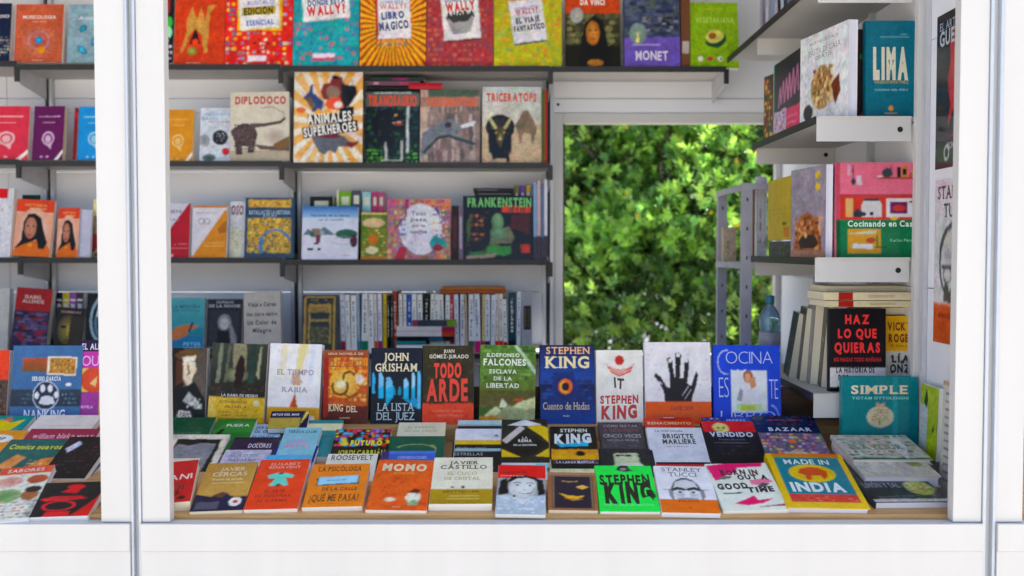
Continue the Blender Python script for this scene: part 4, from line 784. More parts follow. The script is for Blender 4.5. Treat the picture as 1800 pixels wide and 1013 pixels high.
flat(695, 748, 606, 600, YS + .01, 'short teal book low in the lying pile', '2a7a84', spine_out=True, grp=LF)
flat(699, 799, 599.5, 592, YS + .01, 'black and blue book in the middle of the lying pile', '14161c', spine_out=True, bands=[('R', .1, .55, .8, .8, '2a5a7c')], grp=LF)
flat(697, 800, 591.5, 574, YS + .01, 'thick white block with orange end in the lying pile', 'd4cccc', spine_out=True, bands=[('R', 0, .77, 1, 1, 'b04030'), ('R', 0, .77, .5, 1, '9c2448'), ('R', .45, 0, .5, .77, '9a9494')], grp=LF)
flat(725, 801, 573.5, 563, YS + .01, 'slate book with green end topping the lying pile', '3f4450', spine_out=True, bands=[('R', 0, .8, 1, 1, '7a9c34'), ('R', 0, 0, 1, .12, '9c3a50')], grp=LF)
flat(772, 890, 516.5, 510.5, YS + .04, 'brown flat book laid on top of the white spines', '9a5430', 'cream', spine_out=True, grp=LF)
flat(776, 888, 510, 504.5, YS + .045, 'caramel flat book topping the white spine row', 'a8683a', 'cream', spine_out=True, grp=LF)
flat(645, 735, 157, 151, YS + .06, 'black book lying over the dark green picture book', '1a1418', spine_out=True, grp=LF, z0=None)
flat(648, 738, 150.5, 143, YS + .06, 'grey magenta book lying above the hunting dinosaur', '6f4a5c', spine_out=True, bands=[('R', .2, .1, .8, .2, 'c08aa0'), ('R', .2, .6, .8, .8, 'a83a6c')], grp=LF)
flat(652, 745, 142.5, 136, YS + .06, 'dark green booklet topping the lying stack of picture books', '2a3a34', spine_out=True, bands=[('R', .2, .4, .8, .7, '8a2a60')], grp=LF)
flat(716, 775, 156, 146, YS + .05, 'red book lying askew above the dinosaur picture books', 'b02434', spine_out=True, grp=LF, twist=4)
flat(834, 905, 344.5, 338, YS + .06, 'black book lying over the monster picture book', '17171c', spine_out=True, bands=[('R', .3, .1, .7, .9, '55555c')], grp=LF)
flat(832, 903, 337.5, 331, YS + .06, 'upper black book lying over the monster picture book', '1c1c22', spine_out=True, bands=[('R', .3, .1, .7, .6, '5a5a62')], grp=LF)
for a, b, c, nm in ((905, 912, '7a7a3a', 'olive'), (914, 923, '6a4a9c', 'violet'), (925, 932, 'c8a42c', 'golden')):
    shelf('C', 2, a, b, 326, nm + ' spine rising behind the monster book', c, [('R', .2, .85, .8, .9, 'dddddd')], dy=.12, t=.1, lean=1)

# ---- upright row on the step behind the table books
ZU = EYE - .4948
def up(px0, px1, ytop, label, bgc, art, lean=9, Y=2.862, **kw):
    kw.setdefault('g', 1.42); kw.setdefault('open_', .6)
    return stand(px0, px1, ytop, ZU, Y, label, bgc, art, lean=lean, group=GR, **kw)
up(292, 360, 612, 'black and brown novel with a man under a hat brim', '241f1c', [('R', .4, .3, 1, 1, '4a4038', '5a5048'), ('P', [(.15, .9), (.3, .97), (.7, .97), (.82, .86), (.7, .84), (.3, .84)], '5a3f22'), ('P', [(.35, .88), (.72, .9), (.7, .83), (.4, .8)], 'd8ccb8'), ('P', [(.38, .8), (.7, .82), (.74, .7), (.64, .62), (.6, .5), (.5, .48), (.4, .6)], 'c9b8a0'), ('P', [(.2, .86), (.38, .8), (.4, .55), (.2, .5)], '4a2f18'), ('S', [(.5, .78), (.56, .66), (.5, .64)], .04, '5a4230'), ('P', [(.1, .4), (.5, .5), (.7, .55), (1, .3), (1, 0), (.1, 0)], '17181a'), ('P', [(.4, .3), (.55, .42), (.9, .26), (.9, .2), (.74, .2)], 'a8a8a0'), ('N', .5, .2, .9, .34, ['d0d0c8', '2a2a2a'], 7, 3, 3), ('P', [(.2, .03), (.32, .18), (.6, .16), (.66, .08), (.48, .0)], 'c0b8b0'), ('T', 'EL PUENTE', .42, .11, .36, .08, '33302c', {'rot': -12})], t=.03)
up(364, 463, 606, 'forest novel with a cloaked figure and a broad gold paper band', '2b2a24', [('R', 0, .5, 1, 1, '3b3c34', '2a2822'), ('P', [(.1, .5), (.14, 1), (.2, 1), (.17, .5)], '6a705c'), ('P', [(.25, .5), (.3, .98), (.34, .98), (.3, .5)], '53584a'), ('P', [(.4, .5), (.38, 1), (.62, 1), (.64, .56)], '7a765c'), ('E', .48, .6, .22, .1, '8a8a68', '4a4c3c'), ('P', [(.66, .5), (.72, 1), (.8, 1), (.78, .5)], '2a3a34'), ('P', [(.82, .6), (.86, .96), (.9, .96), (.87, .55)], '8a8a70'), ('P', [(.44, .42), (.44, .7), (.5, .84), (.54, .86), (.6, .78), (.62, .68), (.56, .44)], '2a1c16'), ('N', 0, .33, 1, .48, ['3c3028', '2a2420', '4a3a34'], 9, 4, 2), ('R', -.0, 0, 1, .32, 'c09a3c'), ('R', 0, 0, .12, .32, 'caa858'), ('R', .2, .13, .7, .135, '6a5420'), ('R', .2, .09, .7, .095, '6a5420'), ('R', .2, .05, .7, .055, '6a5420'), ('E', .85, .25, .055, .035, 'e8dcb8'), ('T', 'LA DAMA DE NEGRO', .55, .345, .66, .032, 'b8b8c0', {'serif': True}), ('T', 'EXTRAORDINARIA', .45, .26, .5, .03, '6a4a14'), ('T', 'NOVELA', .5, .2, .4, .03, '6a4a14')], t=.035, roll=2)
up(468, 560, 606, 'pearl white novel with a small flame and a gold paper band', 'd6d2d2', [('R', 0, .5, 1, 1, 'd8d4d8', 'dcd8d4'), ('P', [(.2, .6), (.24, 1), (.36, 1), (.3, .6)], 'dcd2b8'), ('P', [(.5, .6), (.56, 1), (.74, 1), (.6, .6)], 'e0d098'), ('P', [(.76, .5), (.8, 1), (.9, 1), (.84, .5)], 'ccd0dc'), ('R', 0, 0, 1, .2, 'bf8f36', 'b07c2c'), ('P', [(.42, .2), (.5, .34), (.54, .26), (.6, .2)], 'c8502c'), ('P', [(.47, .2), (.52, .4), (.57, .2)], 'a04a2c'), ('P', [(.46, .48), (.44, .66), (.5, .6), (.56, .68), (.6, .64), (.62, .48)], 'b89478'), ('E', .86, .06, .06, .04, 'e8dcc8'), ('T', 'PAZ CASTELLÓ', .5, .9, .7, .04, 'c8b890', {'serif': True}), ('T', 'EL TIEMPO', .52, .64, .72, .065, '8a8088', {'serif': True}), ('T', 'DE LA', .55, .52, .24, .04, '9a8a84', {'serif': True}), ('T', 'RABIA', .52, .42, .5, .06, '8a8088', {'serif': True})], t=.035, roll=1.5)
up(567, 645, 616, 'fiery gold and crimson novel with a coiled snake', 'a8542c', [('R', 0, .9, 1, 1, '8a4a30', '7a3a28'), ('N', 0, .3, 1, .9, ['d89838', 'e0b050', 'c87828', 'b0402c', 'e8c878', 'a83828'], 9, 11, 3, .95, {'size': .7}), ('R', 0, .0, 1, .24, '5a2420', '4a2a24'), ('R', 0, .1, .12, .9, '8a2a24'), ('E', .45, .55, .32, .2, 'e0c070', 'd0923c'), ('O', .58, .62, .16, .1, .7, '4a2c18', {'a0': 20, 'a1': 200}), ('O', .38, .5, .2, .12, .72, '4a2c18', {'a0': 150, 'a1': 400}), ('O', .62, .42, .16, .06, .65, '6a4020', {'a0': 180, 'a1': 380}), ('E', .4, .53, .1, .06, 'f0e0b8'), ('E', .82, .6, .1, .06, 'b8a898', 'c8c0b8'), ('T', 'UNA NOVELA DE', .5, .95, .8, .03, 'c8a888'), ('T', 'ELIZABETH', .55, .82, .84, .1, '8a4a28', {'serif': True, 'bold': -.005}), ('T', 'KING', .3, .22, .34, .09, 'e0c8a0', {'serif': True, 'wave': .1}), ('T', 'DEL', .66, .2, .26, .08, 'e0c8a0', {'serif': True}), ('T', 'SALAMANDRA', .5, .08, .24, .02, 'c8a070')], t=.03, pages='cream')
up(651, 741, 612, 'black novel with blue lit columns narrowing down a hall', '1e2228', [('R', 0, .66, 1, 1, '20222c')] + [('P', [(x, b), (x, tp), (x + w * .5, tp + .02), (x + w, tp - .05), (x + w, b)], c) for x, b, tp, w, c in ((.02, .4, .66, .06, '3a94c0'), (.15, .38, .66, .09, '7ab4d8'), (.3, .34, .6, .12, '6ab0d0'), (.42, .38, .48, .06, '1f7f98'), (.54, .38, .48, .06, '1f7f98'), (.64, .34, .58, .1, '8abcd8'), (.8, .34, .66, .07, '9ac8dc'), (.92, .2, .68, .06, '5fa8cc'))] + [('P', [(x, .34), (x, .46), (x + w, .5), (x + w, .34)], '1a9cc4') for x, w in ((.15, .09), (.3, .13), (.64, .1), (.8, .07))] + [('P', [(.3, .34), (.42, .34), (.3, .22)], '2a8cb0'), ('P', [(.62, .34), (.9, .34), (.92, .2), (.8, .24)], '1f88ac'), ('R', .11, .3, .145, .66, '14161a'), ('R', .26, .3, .29, .62, '14161a'), ('R', .755, .3, .79, .66, '14161a'), ('T', 'JOHN', .5, .88, .5, .1, 'c8bc9c', {'serif': True}), ('T', 'GRISHAM', .5, .74, .84, .1, 'c8bc9c', {'serif': True}), ('T', 'LA LISTA', .5, .22, .72, .1, 'a8b4b8', {'serif': True, 'bold': 0}), ('T', 'DEL JUEZ', .5, .1, .76, .1, 'a8b4b8', {'serif': True, 'bold': 0})], t=.03, pages='cream')
up(742, 832, 608, 'dark brown thriller with burning red letters and a coral band', '332d1f', [('N', 0, .24, 1, 1, ['3a3422', '2c281c', '403a26'], 8, 10, 4, .6), ('R', 0, 0, 1, .26, 'd84a34', 'cc4430'), ('R', .2, .16, .8, .17, 'e88a70'), ('R', .25, .1, .8, .11, 'e88a70'), ('T', 'JUAN', .52, .93, .22, .04, 'c8c0b0', {'serif': True}), ('T', 'GÓMEZ-JURADO', .52, .86, .78, .045, 'c8c0b0', {'serif': True}), ('T', 'TODO', .5, .68, .56, .17, 'e0402c', {'bold': .05, 'wave': .03}), ('T', 'ARDE', .5, .43, .84, .26, 'e0402c', {'bold': .04, 'wave': .03})], t=.04)
up(842, 940, 608, 'green jungle novel with a pale mountain and white title', '3f5428', [('R', 0, .4, 1, 1, '4a6a30', '53602c'), ('N', 0, .5, 1, 1, ['3c5a28', '557a38', '4a5c28', '2f4a24', '6a8a44'], 9, 10, 5), ('P', [(.6, 1), (.66, 1), (1, .7), (1, .62)], '9ab090'), ('R', 0, .2, 1, .42, '4c4a24', '5a5230'), ('P', [(0, .02), (.15, .14), (.3, .22), (.45, .14), (.6, .22), (.75, .28), (1, .34), (1, .02)], 'b8b888'), ('P', [(.3, .1), (.5, .24), (.8, .18), (1, .2), (1, .02), (.3, .02)], '8a9068'), ('P', [(0, 0), (0, .08), (.25, .1), (.5, .05), (.7, .02), (.7, 0)], 'a8742c'), ('P', [(.35, .2), (.42, .32), (.5, .24), (.46, .2)], 'd0ccb0'), ('P', [(.6, .3), (.8, .33), (.7, .27)], 'b8442a'), ('T', 'ILDEFONSO', .42, .87, .6, .045, 'd8dcc8', {'serif': True}), ('T', 'FALCONES', .45, .78, .78, .08, 'e0e4d4', {'serif': True, 'bold': .03}), ('T', 'ESCLAVA', .42, .66, .5, .05, 'dce0d0', {'serif': True}), ('T', 'DE LA', .42, .57, .34, .045, 'dce0d0', {'serif': True}), ('T', 'LIBERTAD', .42, .48, .6, .055, 'dce0d0', {'serif': True})], t=.05, roll=1)
up(950, 1046, 607, 'midnight blue novel with a glowing orange ring', '1f2748', [('R', 0, .5, 1, 1, '222642', '22408a'), ('R', 0, 0, 1, .5, '1c2038', '1e3c80'), ('N', .02, .3, .98, .66, ['22408a', '2a3c78', '1c2c60', '243058'], 7, 7, 5, .8, {'size': .8}), ('E', .45, .46, .24, .2, '14141e', '1f3068'), ('O', .46, .47, .13, .1, .55, 'd8642c'), ('O', .46, .47, .1, .08, .7, 'e8b050', {'a0': 100, 'a1': 300}), ('E', .46, .47, .06, .045, '2a1410'), ('T', 'STEPHEN', .52, .93, .82, .085, 'd0a070', {'serif': True}), ('T', 'KING', .52, .78, .84, .14, 'd8c898', {'serif': True, 'bold': .03}), ('T', 'Cuento de Hadas', .48, .225, .86, .09, 'c8b078', {'serif': True, 'bold': -.005}), ('T', 'PLAZA', .48, .1, .12, .02, 'b0b0b0')], t=.05, calm=True)
up(1049, 1131, 616, 'white novel with a small red paper boat and red hand lettering', 'dcd8d0', [('R', .1, .94, .9, .943, 'b0a8a0'), ('E', .5, .86, .1, .07, 'a83020'), ('P', [(.2, .82), (.36, .76), (.5, .73), (.66, .76), (.82, .82), (.74, .7), (.5, .64), (.3, .7)], 'b84a38'), ('S', [(.22, .8), (.5, .7), (.8, .8)], .02, 'e0d0c8'), ('S', [(.28, .74), (.5, .67), (.74, .74)], .018, 'e0d0c8'), ('R', 0, 0, 1, .03, 'b09470'), ('T', 'IT', .5, .55, .24, .13, '3c3028', {'bold': .04, 'wave': .12}), ('T', 'STEPHEN', .5, .33, .84, .1, 'a82c1c', {'bold': .05, 'wave': .12}), ('T', 'KING', .5, .16, .8, .16, 'a82c1c', {'bold': .06, 'wave': .12})], t=.05, hard=True, gloss=False)
HAND = [(.3, .26), (.28, .4), (.2, .52), (.14, .58), (.16, .62), (.24, .58), (.32, .46), (.37, .44), (.38, .58), (.35, .72), (.34, .8), (.38, .82), (.42, .78), (.44, .62), (.46, .56), (.47, .72), (.46, .86), (.52, .88), (.56, .84), (.54, .7), (.53, .56), (.58, .56), (.6, .7), (.61, .8), (.66, .8), (.68, .74), (.66, .6), (.64, .5), (.7, .46), (.74, .56), (.78, .64), (.81, .6), (.78, .48), (.73, .36), (.7, .26)]
up(1135, 1251, 602, 'white novel with a black inked hand over an orange band', 'ccc8ca', [('N', 0, .26, 1, 1, ['d0ccd0', 'c8c4c8', 'c0bcc0'], 9, 12, 3, .5, {'size': .4}), ('P', HAND, '262426'), ('E', .385, .775, .028, .028, 'c8c4c8'), ('E', .51, .84, .032, .026, 'c8c4c8'), ('E', .635, .775, .028, .024, 'c8c4c8'), ('S', [(.56, .34), (.66, .46)], .012, 'a8a4a8'), ('S', [(.6, .3), (.7, .42)], .01, 'a8a4a8'), ('S', [(.2, .52), (.26, .48)], .02, 'b8b4b8'), ('R', 0, 0, 1, .275, 'e2602a', 'd85a24'), ('T', 'DAVID DIOP', .56, .19, .34, .045, '5a2410'), ('T', 'UN BUEN COMIENZO', .5, .1, .7, .03, 'b04818')], t=.025, calm=True)
up(1256, 1373, 607, 'royal blue cookbook with thin white capitals round a photograph', '1440b0', [('R', .26, .14, .8, .68, 'd4d6dc', 'c8d0d0'), ('R', .34, .16, .72, .25, 'a8c088', 'c0d0b0'), ('R', .4, .17, .62, .23, 'a8b048'), ('P', [(.36, .26), (.38, .44), (.46, .54), (.6, .54), (.68, .42), (.7, .26)], 'd8d4dc'), ('P', [(.34, .3), (.4, .46), (.44, .42), (.42, .28)], '8a8a90'), ('E', .52, .6, .075, .08, '8a5a3c'), ('E', .51, .585, .045, .055, 'c89070'), ('P', [(.52, .56), (.62, .6), (.64, .48), (.56, .44)], 'b8845c'), ('O', .2, .78, .14, .16, .9, 'c8d0f0', {'a0': 80, 'a1': 280}),
   ('T', 'OCINA', .55, .84, .72, .16, 'c8d0f0', {'bold': -.02}), ('T', 'ES', .16, .46, .16, .26, 'c8d0f0', {'bold': -.02}), ('T', 'TE', .9, .44, .14, .26, 'c8d0f0', {'bold': -.02}), ('T', 'LIBRO', .52, .10, .84, .13, 'c8d0f0', {'bold': -.02}), ('O', .86, .02, .12, .22, .92, 'c8d0f0', {'a0': 0, 'a1': 90})], t=.025, yaw=-2)
up(16, 140, 608, 'steel blue manga with a white paw badge and a framed orange picture', '3f5f86', [('R', 0, .22, 1, .44, '353c48', '2c3440'), ('R', .14, .66, .62, .84, '9a4a2c', '6a4a30'), ('R', .5, .62, .92, .86, 'd8ccb8', None, -2), ('R', .53, .64, .9, .84, 'a07038', None, -2), ('N', .54, .645, .89, .83, ['c07a34', '4a4428', 'e0b070', '6a3a20', '8a8448'], 9, 4, 3), ('N', .08, .24, .3, .4, ['4a606c', '3a4450'], 5, 3, 2), ('N', .72, .24, .95, .4, ['4a606c', '3a4450', '5f7a88'], 5, 3, 2), ('E', .5, .36, .19, .19, '2a3040'), ('O', .5, .36, .19, .19, .92, 'a8b0c0'), ('P', [(.4, .26), (.44, .34), (.52, .36), (.6, .34), (.64, .26), (.52, .24)], 'e8e8ee'), ('E', .37, .36, .032, .045, 'e8e8ee'), ('E', .45, .45, .036, .05, 'e8e8ee'), ('E', .56, .45, .036, .05, 'e8e8ee'), ('E', .65, .37, .032, .045, 'e8e8ee'), ('E', .82, .5, .04, .024, 'd8d8d0'), ('T', 'SERGIO GARCÍA', .5, .575, .42, .05, 'd8dce4', {'bold': .04}), ('T', 'NANKING', .5, .12, .6, .11, 'c8ccd8', {'bold': .03, 'wave': .06})], t=.02, roll=0, calm=True)
up(131, 196, 598, 'magenta and yellow comic half hidden by the post', '8a3a78', [('R', 0, .86, 1, 1, '2a2038'), ('R', 0, .66, 1, .86, 'a83a8c'), ('R', 0, .38, 1, .66, 'd8b458'), ('E', .46, .52, .36, .15, 'c8503c', 'b8442c'), ('P', [(.36, .48), (.56, .56), (.52, .44)], 'd8c080'), ('R', 0, .04, .64, .36, '8c3c84'), ('R', .64, .04, 1, .38, 'c8a03c'), ('R', 0, .0, 1, .06, '3a2a38'), ('T', 'EL ALMA', .45, .92, .7, .07, 'e0d8e8'), ('T', 'OULE', .52, .75, .8, .12, 'e8b8e0', {'bold': 0}), ('T', 'NOVELA', .3, .2, .36, .03, 'e0c0e0')], t=.03)
up(-30, 10, 616, 'scarlet topped book at the very edge beside the steel blue manga', 'c8402c', [('R', 0, 0, 1, .6, '4a3a34'), ('N', 0, 0, 1, .55, ['5a4a40', '2a2420', '7a5a44'], 5, 8, 2)], t=.03)

# ---- table rows: (left px, right px, top py) of the far edge of each book
def lay(px0, px1, ytop, label, bgc, art, L=.205, Yf=None, tilt=None, t=.016, skew=0, group=GM, dz=0, **kw):
    kw.setdefault('g', 1.42)
    if Yf: Y, tl = Yf, 20
    elif ytop < 748: Y, tl = 2.826, 18
    elif ytop < 775: Y, tl = 2.74 - (ytop - 748) / 27 * .05, 22
    else: Y, tl = 2.69 - min(25, ytop - 775) / 25 * .09, 22 - min(25, ytop - 775) / 25 * 6
    if tilt: tl = tilt
    a, b = at(px0, ytop, Y), at(px1, ytop, Y)
    w = (b - a).length; c = (a + b) / 2; r = math.radians(tl)
    # turned slightly so that the edges run like the ones around it
    sk = math.radians(skew - (c.x / Y) * 10)
    u = Vector((math.cos(sk), math.sin(sk), 0)); v0 = Vector((-math.sin(sk), math.cos(sk), 0)); v = v0 * math.cos(r) + Vector((0, 0, math.sin(r)))
    o = c - v * L
    return book(label, w, L, t, art, o, u, v, bgc, group=group, **kw)
lay(300, 380, 734, 'dark green book lying at the back beside the left post', '1f4a34', [('N', 0, 0, 1, 1, ['24523a', '1c4430', '2a583e'], 6, 8, 3, .5), ('T', 'BOSQUE', .5, .55, .7, .06, '3a6a4c')])
lay(384, 452, 736, 'green picture book lying under the gold banded novel', '2f6a34', [('P', [(0, .6), (.3, .9), (1, .9), (1, .6)], '3a7a3c'), ('P', [(0, .3), (.2, .7), (.3, .7), (.12, .3)], '141c16'), ('T', 'FUERA', .6, .8, .6, .07, 'd8e0d0')])
lay(478, 545, 723, 'navy and gold book with a white title line at the back', '18203c', [('R', 0, .0, .8, .6, 'a08c44'), ('P', [(.8, .2), (1, .95), (.9, 1)], 'c8b850'), ('T', 'MITOS DEL MAR', .4, .8, .7, .12, 'e8e8ee')], L=.075, tilt=30)
lay(530, 604, 739, 'teal book with a cream edge peeping from the back', '1c7a80', [('R', 0, .7, 1, .9, 'c8c8a0'), ('T', 'OCÉANO', .5, .55, .7, .06, '10484c')], spine='0f6a70')
lay(702, 784, 743, 'cream book with faint green type lying at the back', 'cfc8ae', [('T', 'EL INFINITO', .5, .86, .6, .05, '9aa078', {'serif': True}), ('T', 'EN UN JUNCO', .5, .76, .7, .05, '9aa078', {'serif': True})])
lay(806, 888, 739, 'pale aqua paperback lying behind the white and yellow one', '8fb0b4', [('R', 0, .86, 1, 1, 'a8c8cc'), ('R', 0, .5, 1, .8, '2a2c34')], tilt=13)
lay(883, 962, 738, 'book with a white fan over a black and yellow diamond', '2a2826', [('P', [(.12, .86), (.5, 1), (.88, .88), (.6, .84)], 'd8d8dc'), ('S', [(.3, .89), (.5, .96)], .01, '8a8a90'), ('S', [(.5, .88), (.5, .98)], .01, '8a8a90'), ('P', [(.0, .5), (.4, .86), (.5, .78), (.1, .42)], 'b8b0a8'), ('P', [(.55, .82), (.8, .88), (1, .8), (1, .45), (.85, .6)], 'e0bc14'), ('P', [(0, .36), (.5, .70), (1, .4), (.5, .1)], '1a1a1c'), ('P', [(0, .3), (0, .12), (.4, .12)], 'dcb814'), ('P', [(.7, .14), (1, .32), (1, .12)], 'dcb814'), ('T', 'LA', .5, .56, .12, .05, 'e0e0dc'), ('T', 'REINA', .5, .49, .3, .06, 'e8e8e4', {'bold': .04}), ('T', 'DE LA DISCORDIA', .5, .39, .5, .04, 'd0d0cc')], L=.22, Yf=2.765)
lay(1052, 1128, 743, 'charcoal paperback with faint red and grey capitals', '3c3a40', [('N', 0, .2, 1, 1, ['46444a', '343238', '504e54'], 8, 8, 4, .6), ('T', 'CÓMO MATAR', .5, .9, .8, .06, '8a8890', {'bold': .03}), ('T', 'A UN CUERVO', .5, .78, .8, .07, '7a3438', {'bold': .03}), ('T', 'CINCO VECES', .5, .62, .86, .09, 'a8a8ac', {'bold': .0}), ('T', 'NOVELA NEGRA', .5, .5, .7, .04, '8a8890')])
lay(1132, 1216, 734, 'vermilion book with a cream title just under the orange band', 'b8341e', [('R', .4, .93, .62, 1, 'e0c8c8'), ('R', .0, .84, 1, .98, 'b8341e', 'c03a20'), ('T', 'RENACIMIENTO', .5, .83, .9, .07, 'e8d090', {'bold': .03}), ('T', 'MANUEL', .5, .94, .34, .045, '3a1a40')])
lay(1234, 1266, 734, 'small patterned violet book tucked behind the red one', '2c2a6a', [('N', 0, .4, 1, 1, ['8a6ab0', '1f2a5c', '3a7a48', 'd0c8e0'], 5, 8, 3)], dz=.0)
lay(1268, 1316, 733, 'blue book end under the royal blue cookbook', '1c3c9c', [('R', 0, .7, 1, .85, 'a8b0d8'), ('T', 'MARES', .5, .9, .7, .05, 'c8d0f0')])
# middle rows
lay(300, 405, 764, 'cream framed book with a torn grey and black picture', 'c9bfae', [('R', .16, .0, .9, .9, '1c1c1e'), ('P', [(.14, 0), (.12, .6), (.22, .8), (.4, .76), (.6, .82), (.84, .8), (.8, .3), (.78, 0)], '7c7c80'), ('N', .16, .1, .8, .5, ['8a8a8e', '6e6e74', '76767a'], 8, 5, 3, .6), ('E', .2, .42, .02, .012, 'f0f0f0'), ('E', .4, .4, .02, .012, 'f0f0f0'), ('E', .6, .38, .02, .012, 'f0f0f0')], L=.23, pages='cream', skew=-3)
lay(432, 500, 746, 'powder blue book with dark bold capitals', '9ab4cc', [('T', 'JOYCE', .6, .9, .6, .06, '2a3850', {'bold': .03}), ('T', 'CAROL OATES', .5, .79, .9, .07, '2f4060', {'bold': .03}), ('T', 'BLONDE', .6, .62, .6, .1, '3a5a80')], skew=-2)
lay(503, 566, 752, 'pale teal book with pink capitals on its lower half', '6fa4b0', [('R', 0, .0, 1, 1, '7aacb8'), ('T', 'TERESA CLUB', .5, .9, .8, .06, '1c5058', {'bold': .03}), ('T', 'ISABEL', .45, .68, .6, .08, 'b87aa0'), ('T', 'MARTÍN', .5, .55, .7, .08, 'c080a8')], skew=-2)
lay(592, 688, 755, 'black comic book with a rainbow of triangles and lime lettering', '15151a', [('N', 0, .6, 1, 1, ['c8285a', '2aa0c8', 'e0c828', 'd8402c', '1a1a20', '8a3aa0', '1c1c22'], 11, 6, 4, .98, {'size': .8}), ('P', [(.12, .62), (.2, .82), (.28, .64)], 'd0b83c'), ('T', 'FUTURO', .6, .68, .58, .1, 'c8c01c', {'bold': .08}), ('T', 'JORDI CARRIÓN', .54, .46, .84, .1, 'b0ac1c', {'bold': .04})], L=.21)
lay(683, 783, 767, 'bottle green book with a coiled pale snake', '1f4a3a', [('R', 0, 0, 1, 1, '24523f'), ('O', .5, .72, .34, .1, .82, '7a8a5c', {'a0': 10, 'a1': 170}), ('O', .78, .68, .08, .12, .7, '8a9868', {'a0': -90, 'a1': 110}), ('R', .1, .5, .8, .51, '3a6a50')], L=.21, calm=True)
lay(802, 884, 754, 'white paperback with a yellow line across black', 'd8d8de', [('R', 0, 0, 1, .62, '222326'), ('R', 0, .62, 1, .72, 'd8a818', 'e0c040'), ('P', [(.5, .82), (.8, .9), (1, .8), (1, .76)], 'b8b8c0'), ('P', [(.8, .82), (.86, .86), (.92, .81)], '1c1c20'), ('T', 'ESTRELLAS', .3, .4, .6, .06, '8a8a8e'), ('T', 'Noche y cristal', .35, .54, .6, .05, '8c8c90')])
lay(967, 1046, 750, 'black novel with white lettering, turquoise paint and an orange flash', '121216', [('P', [(.06, .62), (.3, .58), (.8, .66), (.8, .52), (.2, .5)], '2aa0c0'), ('R', 0, .2, 1, .44, 'e09a20', 'e0a830'), ('E', .62, .34, .1, .06, '1c1c1c'), ('N', 0, .1, 1, .19, ['5a4a70', '3a3048', '8a7aa0'], 8, 2, 3), ('T', 'STEPHEN', .52, .9, .6, .08, 'e0e8e0', {'bold': .03, 'wave': .08}), ('T', 'KING', .5, .7, .84, .2, 'f0f4f4', {'bold': .07, 'wave': .12}), ('T', 'LA LARGA MARCHA', .5, .14, .8, .05, 'd0d0e0')], L=.2)
lay(1136, 1232, 752, 'white paperback with bold black type lying on a dark teal one', 'd0cfd4', [('R', 0, .84, 1, 1, 'd4d3d8'), ('T', 'La gran novela', .4, .92, .5, .045, '5a5a60'), ('T', 'BRIGITTE', .55, .79, .56, .1, '2a2a2e', {'bold': .04}), ('T', 'MARLIÈRE', .55, .66, .6, .1, '2a2a2e', {'bold': .04}), ('T', 'un relato', .5, .55, .4, .04, '8a8a90'), ('R', 0, 0, 1, .4, 'c8c8cc')])
lay(1232, 1322, 741, 'red and black novel with a pale yellow face', '1b1b20', [('R', 0, .74, 1, 1, 'd02a22'), ('E', .35, .84, .16, .12, 'c8c060', 'd8c880'), ('E', .3, .83, .03, .02, '3a2a14'), ('E', .4, .84, .03, .02, '3a2a14'), ('S', [(.3, .78), (.4, .78)], .02, '8a2018'), ('N', .1, .2, .9, .6, ['26262c', '303038', '1a1a20'], 8, 5, 3), ('R', .15, .48, .8, .49, '6a6a70'), ('T', 'VENDIDO', .52, .68, .84, .1, 'd8e0f0', {'bold': .05}), ('T', 'Premio de novela', .5, .56, .5, .04, '5a5a64')], L=.22, Yf=2.765)
lay(1322, 1428, 731, 'navy cookbook with a patterned rainbow foot', '1f2a44', [('N', 0, .78, 1, 1, ['243454', '4a3a44', '6a2a34', '1c2844'], 9, 4, 3), ('R', 0, 0, 1, .62, '6a5a70'), ('N', 0, 0, 1, .62, ['8a6a9c', '5a7a5c', 'c8b04a', '3a5a7c', 'b8a8c0', '7a3a6a', '4a4a70', 'c88a6a'], 13, 10, 5, .98, {'size': .6}), ('P', [(.2, .0), (.3, .2), (.5, .28), (.7, .2), (.8, 0)], 'c0a898'), ('E', .48, .44, .07, .04, 'e07a30'), ('T', 'BAZAAR', .54, .7, .7, .07, 'b8c0d4', {'bold': .04}), ('T', 'VIBRANTES RECETAS', .5, .9, .6, .03, '8a4a50')], hard=True, L=.25, t=.02, Yf=2.80)
# strips just behind the front row
lay(413, 494, 769, 'dark plum book with rows of pale capitals', '2c2438', [('R', 0, .96, 1, 1, '1e1a28'), ('T', 'DOLORES', .62, .8, .5, .09, 'b8b0c4', {'bold': .02}), ('T', 'REDONDO', .52, .64, .7, .09, 'a8a0b4', {'bold': .02}), ('E', .6, .84, .1, .03, '8a6a5c')], skew=-2)
lay(398, 478, 791, 'lilac patterned book with bluish capitals', 'b0a8bc', [('N', 0, .4, 1, 1, ['c0b8cc', '9a90ac', 'a8a0b8', 'd0c8d4'], 11, 10, 4, .8), ('T', 'JULIA QUINN', .45, .86, .6, .07, '6a8498', {'bold': .03}), ('T', 'NAVARRO', .45, .74, .6, .07, '5a7488', {'bold': .03})], skew=-2)
lay(486, 560, 784, 'ultramarine book with gold capitals', '1a2070', [('R', .12, .8, .86, 1, '1c1a3c'), ('T', 'ATAQUE', .5, .92, .6, .06, 'a09060', {'bold': .02}), ('T', 'A TITÁN', .5, .82, .5, .06, 'a09060', {'bold': .02}), ('R', 0, 0, 1, .6, '2a8cc0')], skew=-2)
lay(470, 550, 800, 'bright cyan book just behind the red orange one', '3a9ccc', [('R', 0, .8, 1, 1, '50acd8')], skew=-2)
lay(578, 665, 798, 'ivory book with dark blue capitals', 'd0ccbc', [('T', 'ROOSEVELT', .5, .9, .84, .12, '1f4a5c', {'bold': .02}), ('R', 0, .0, 1, .7, 'c8c4b4')])
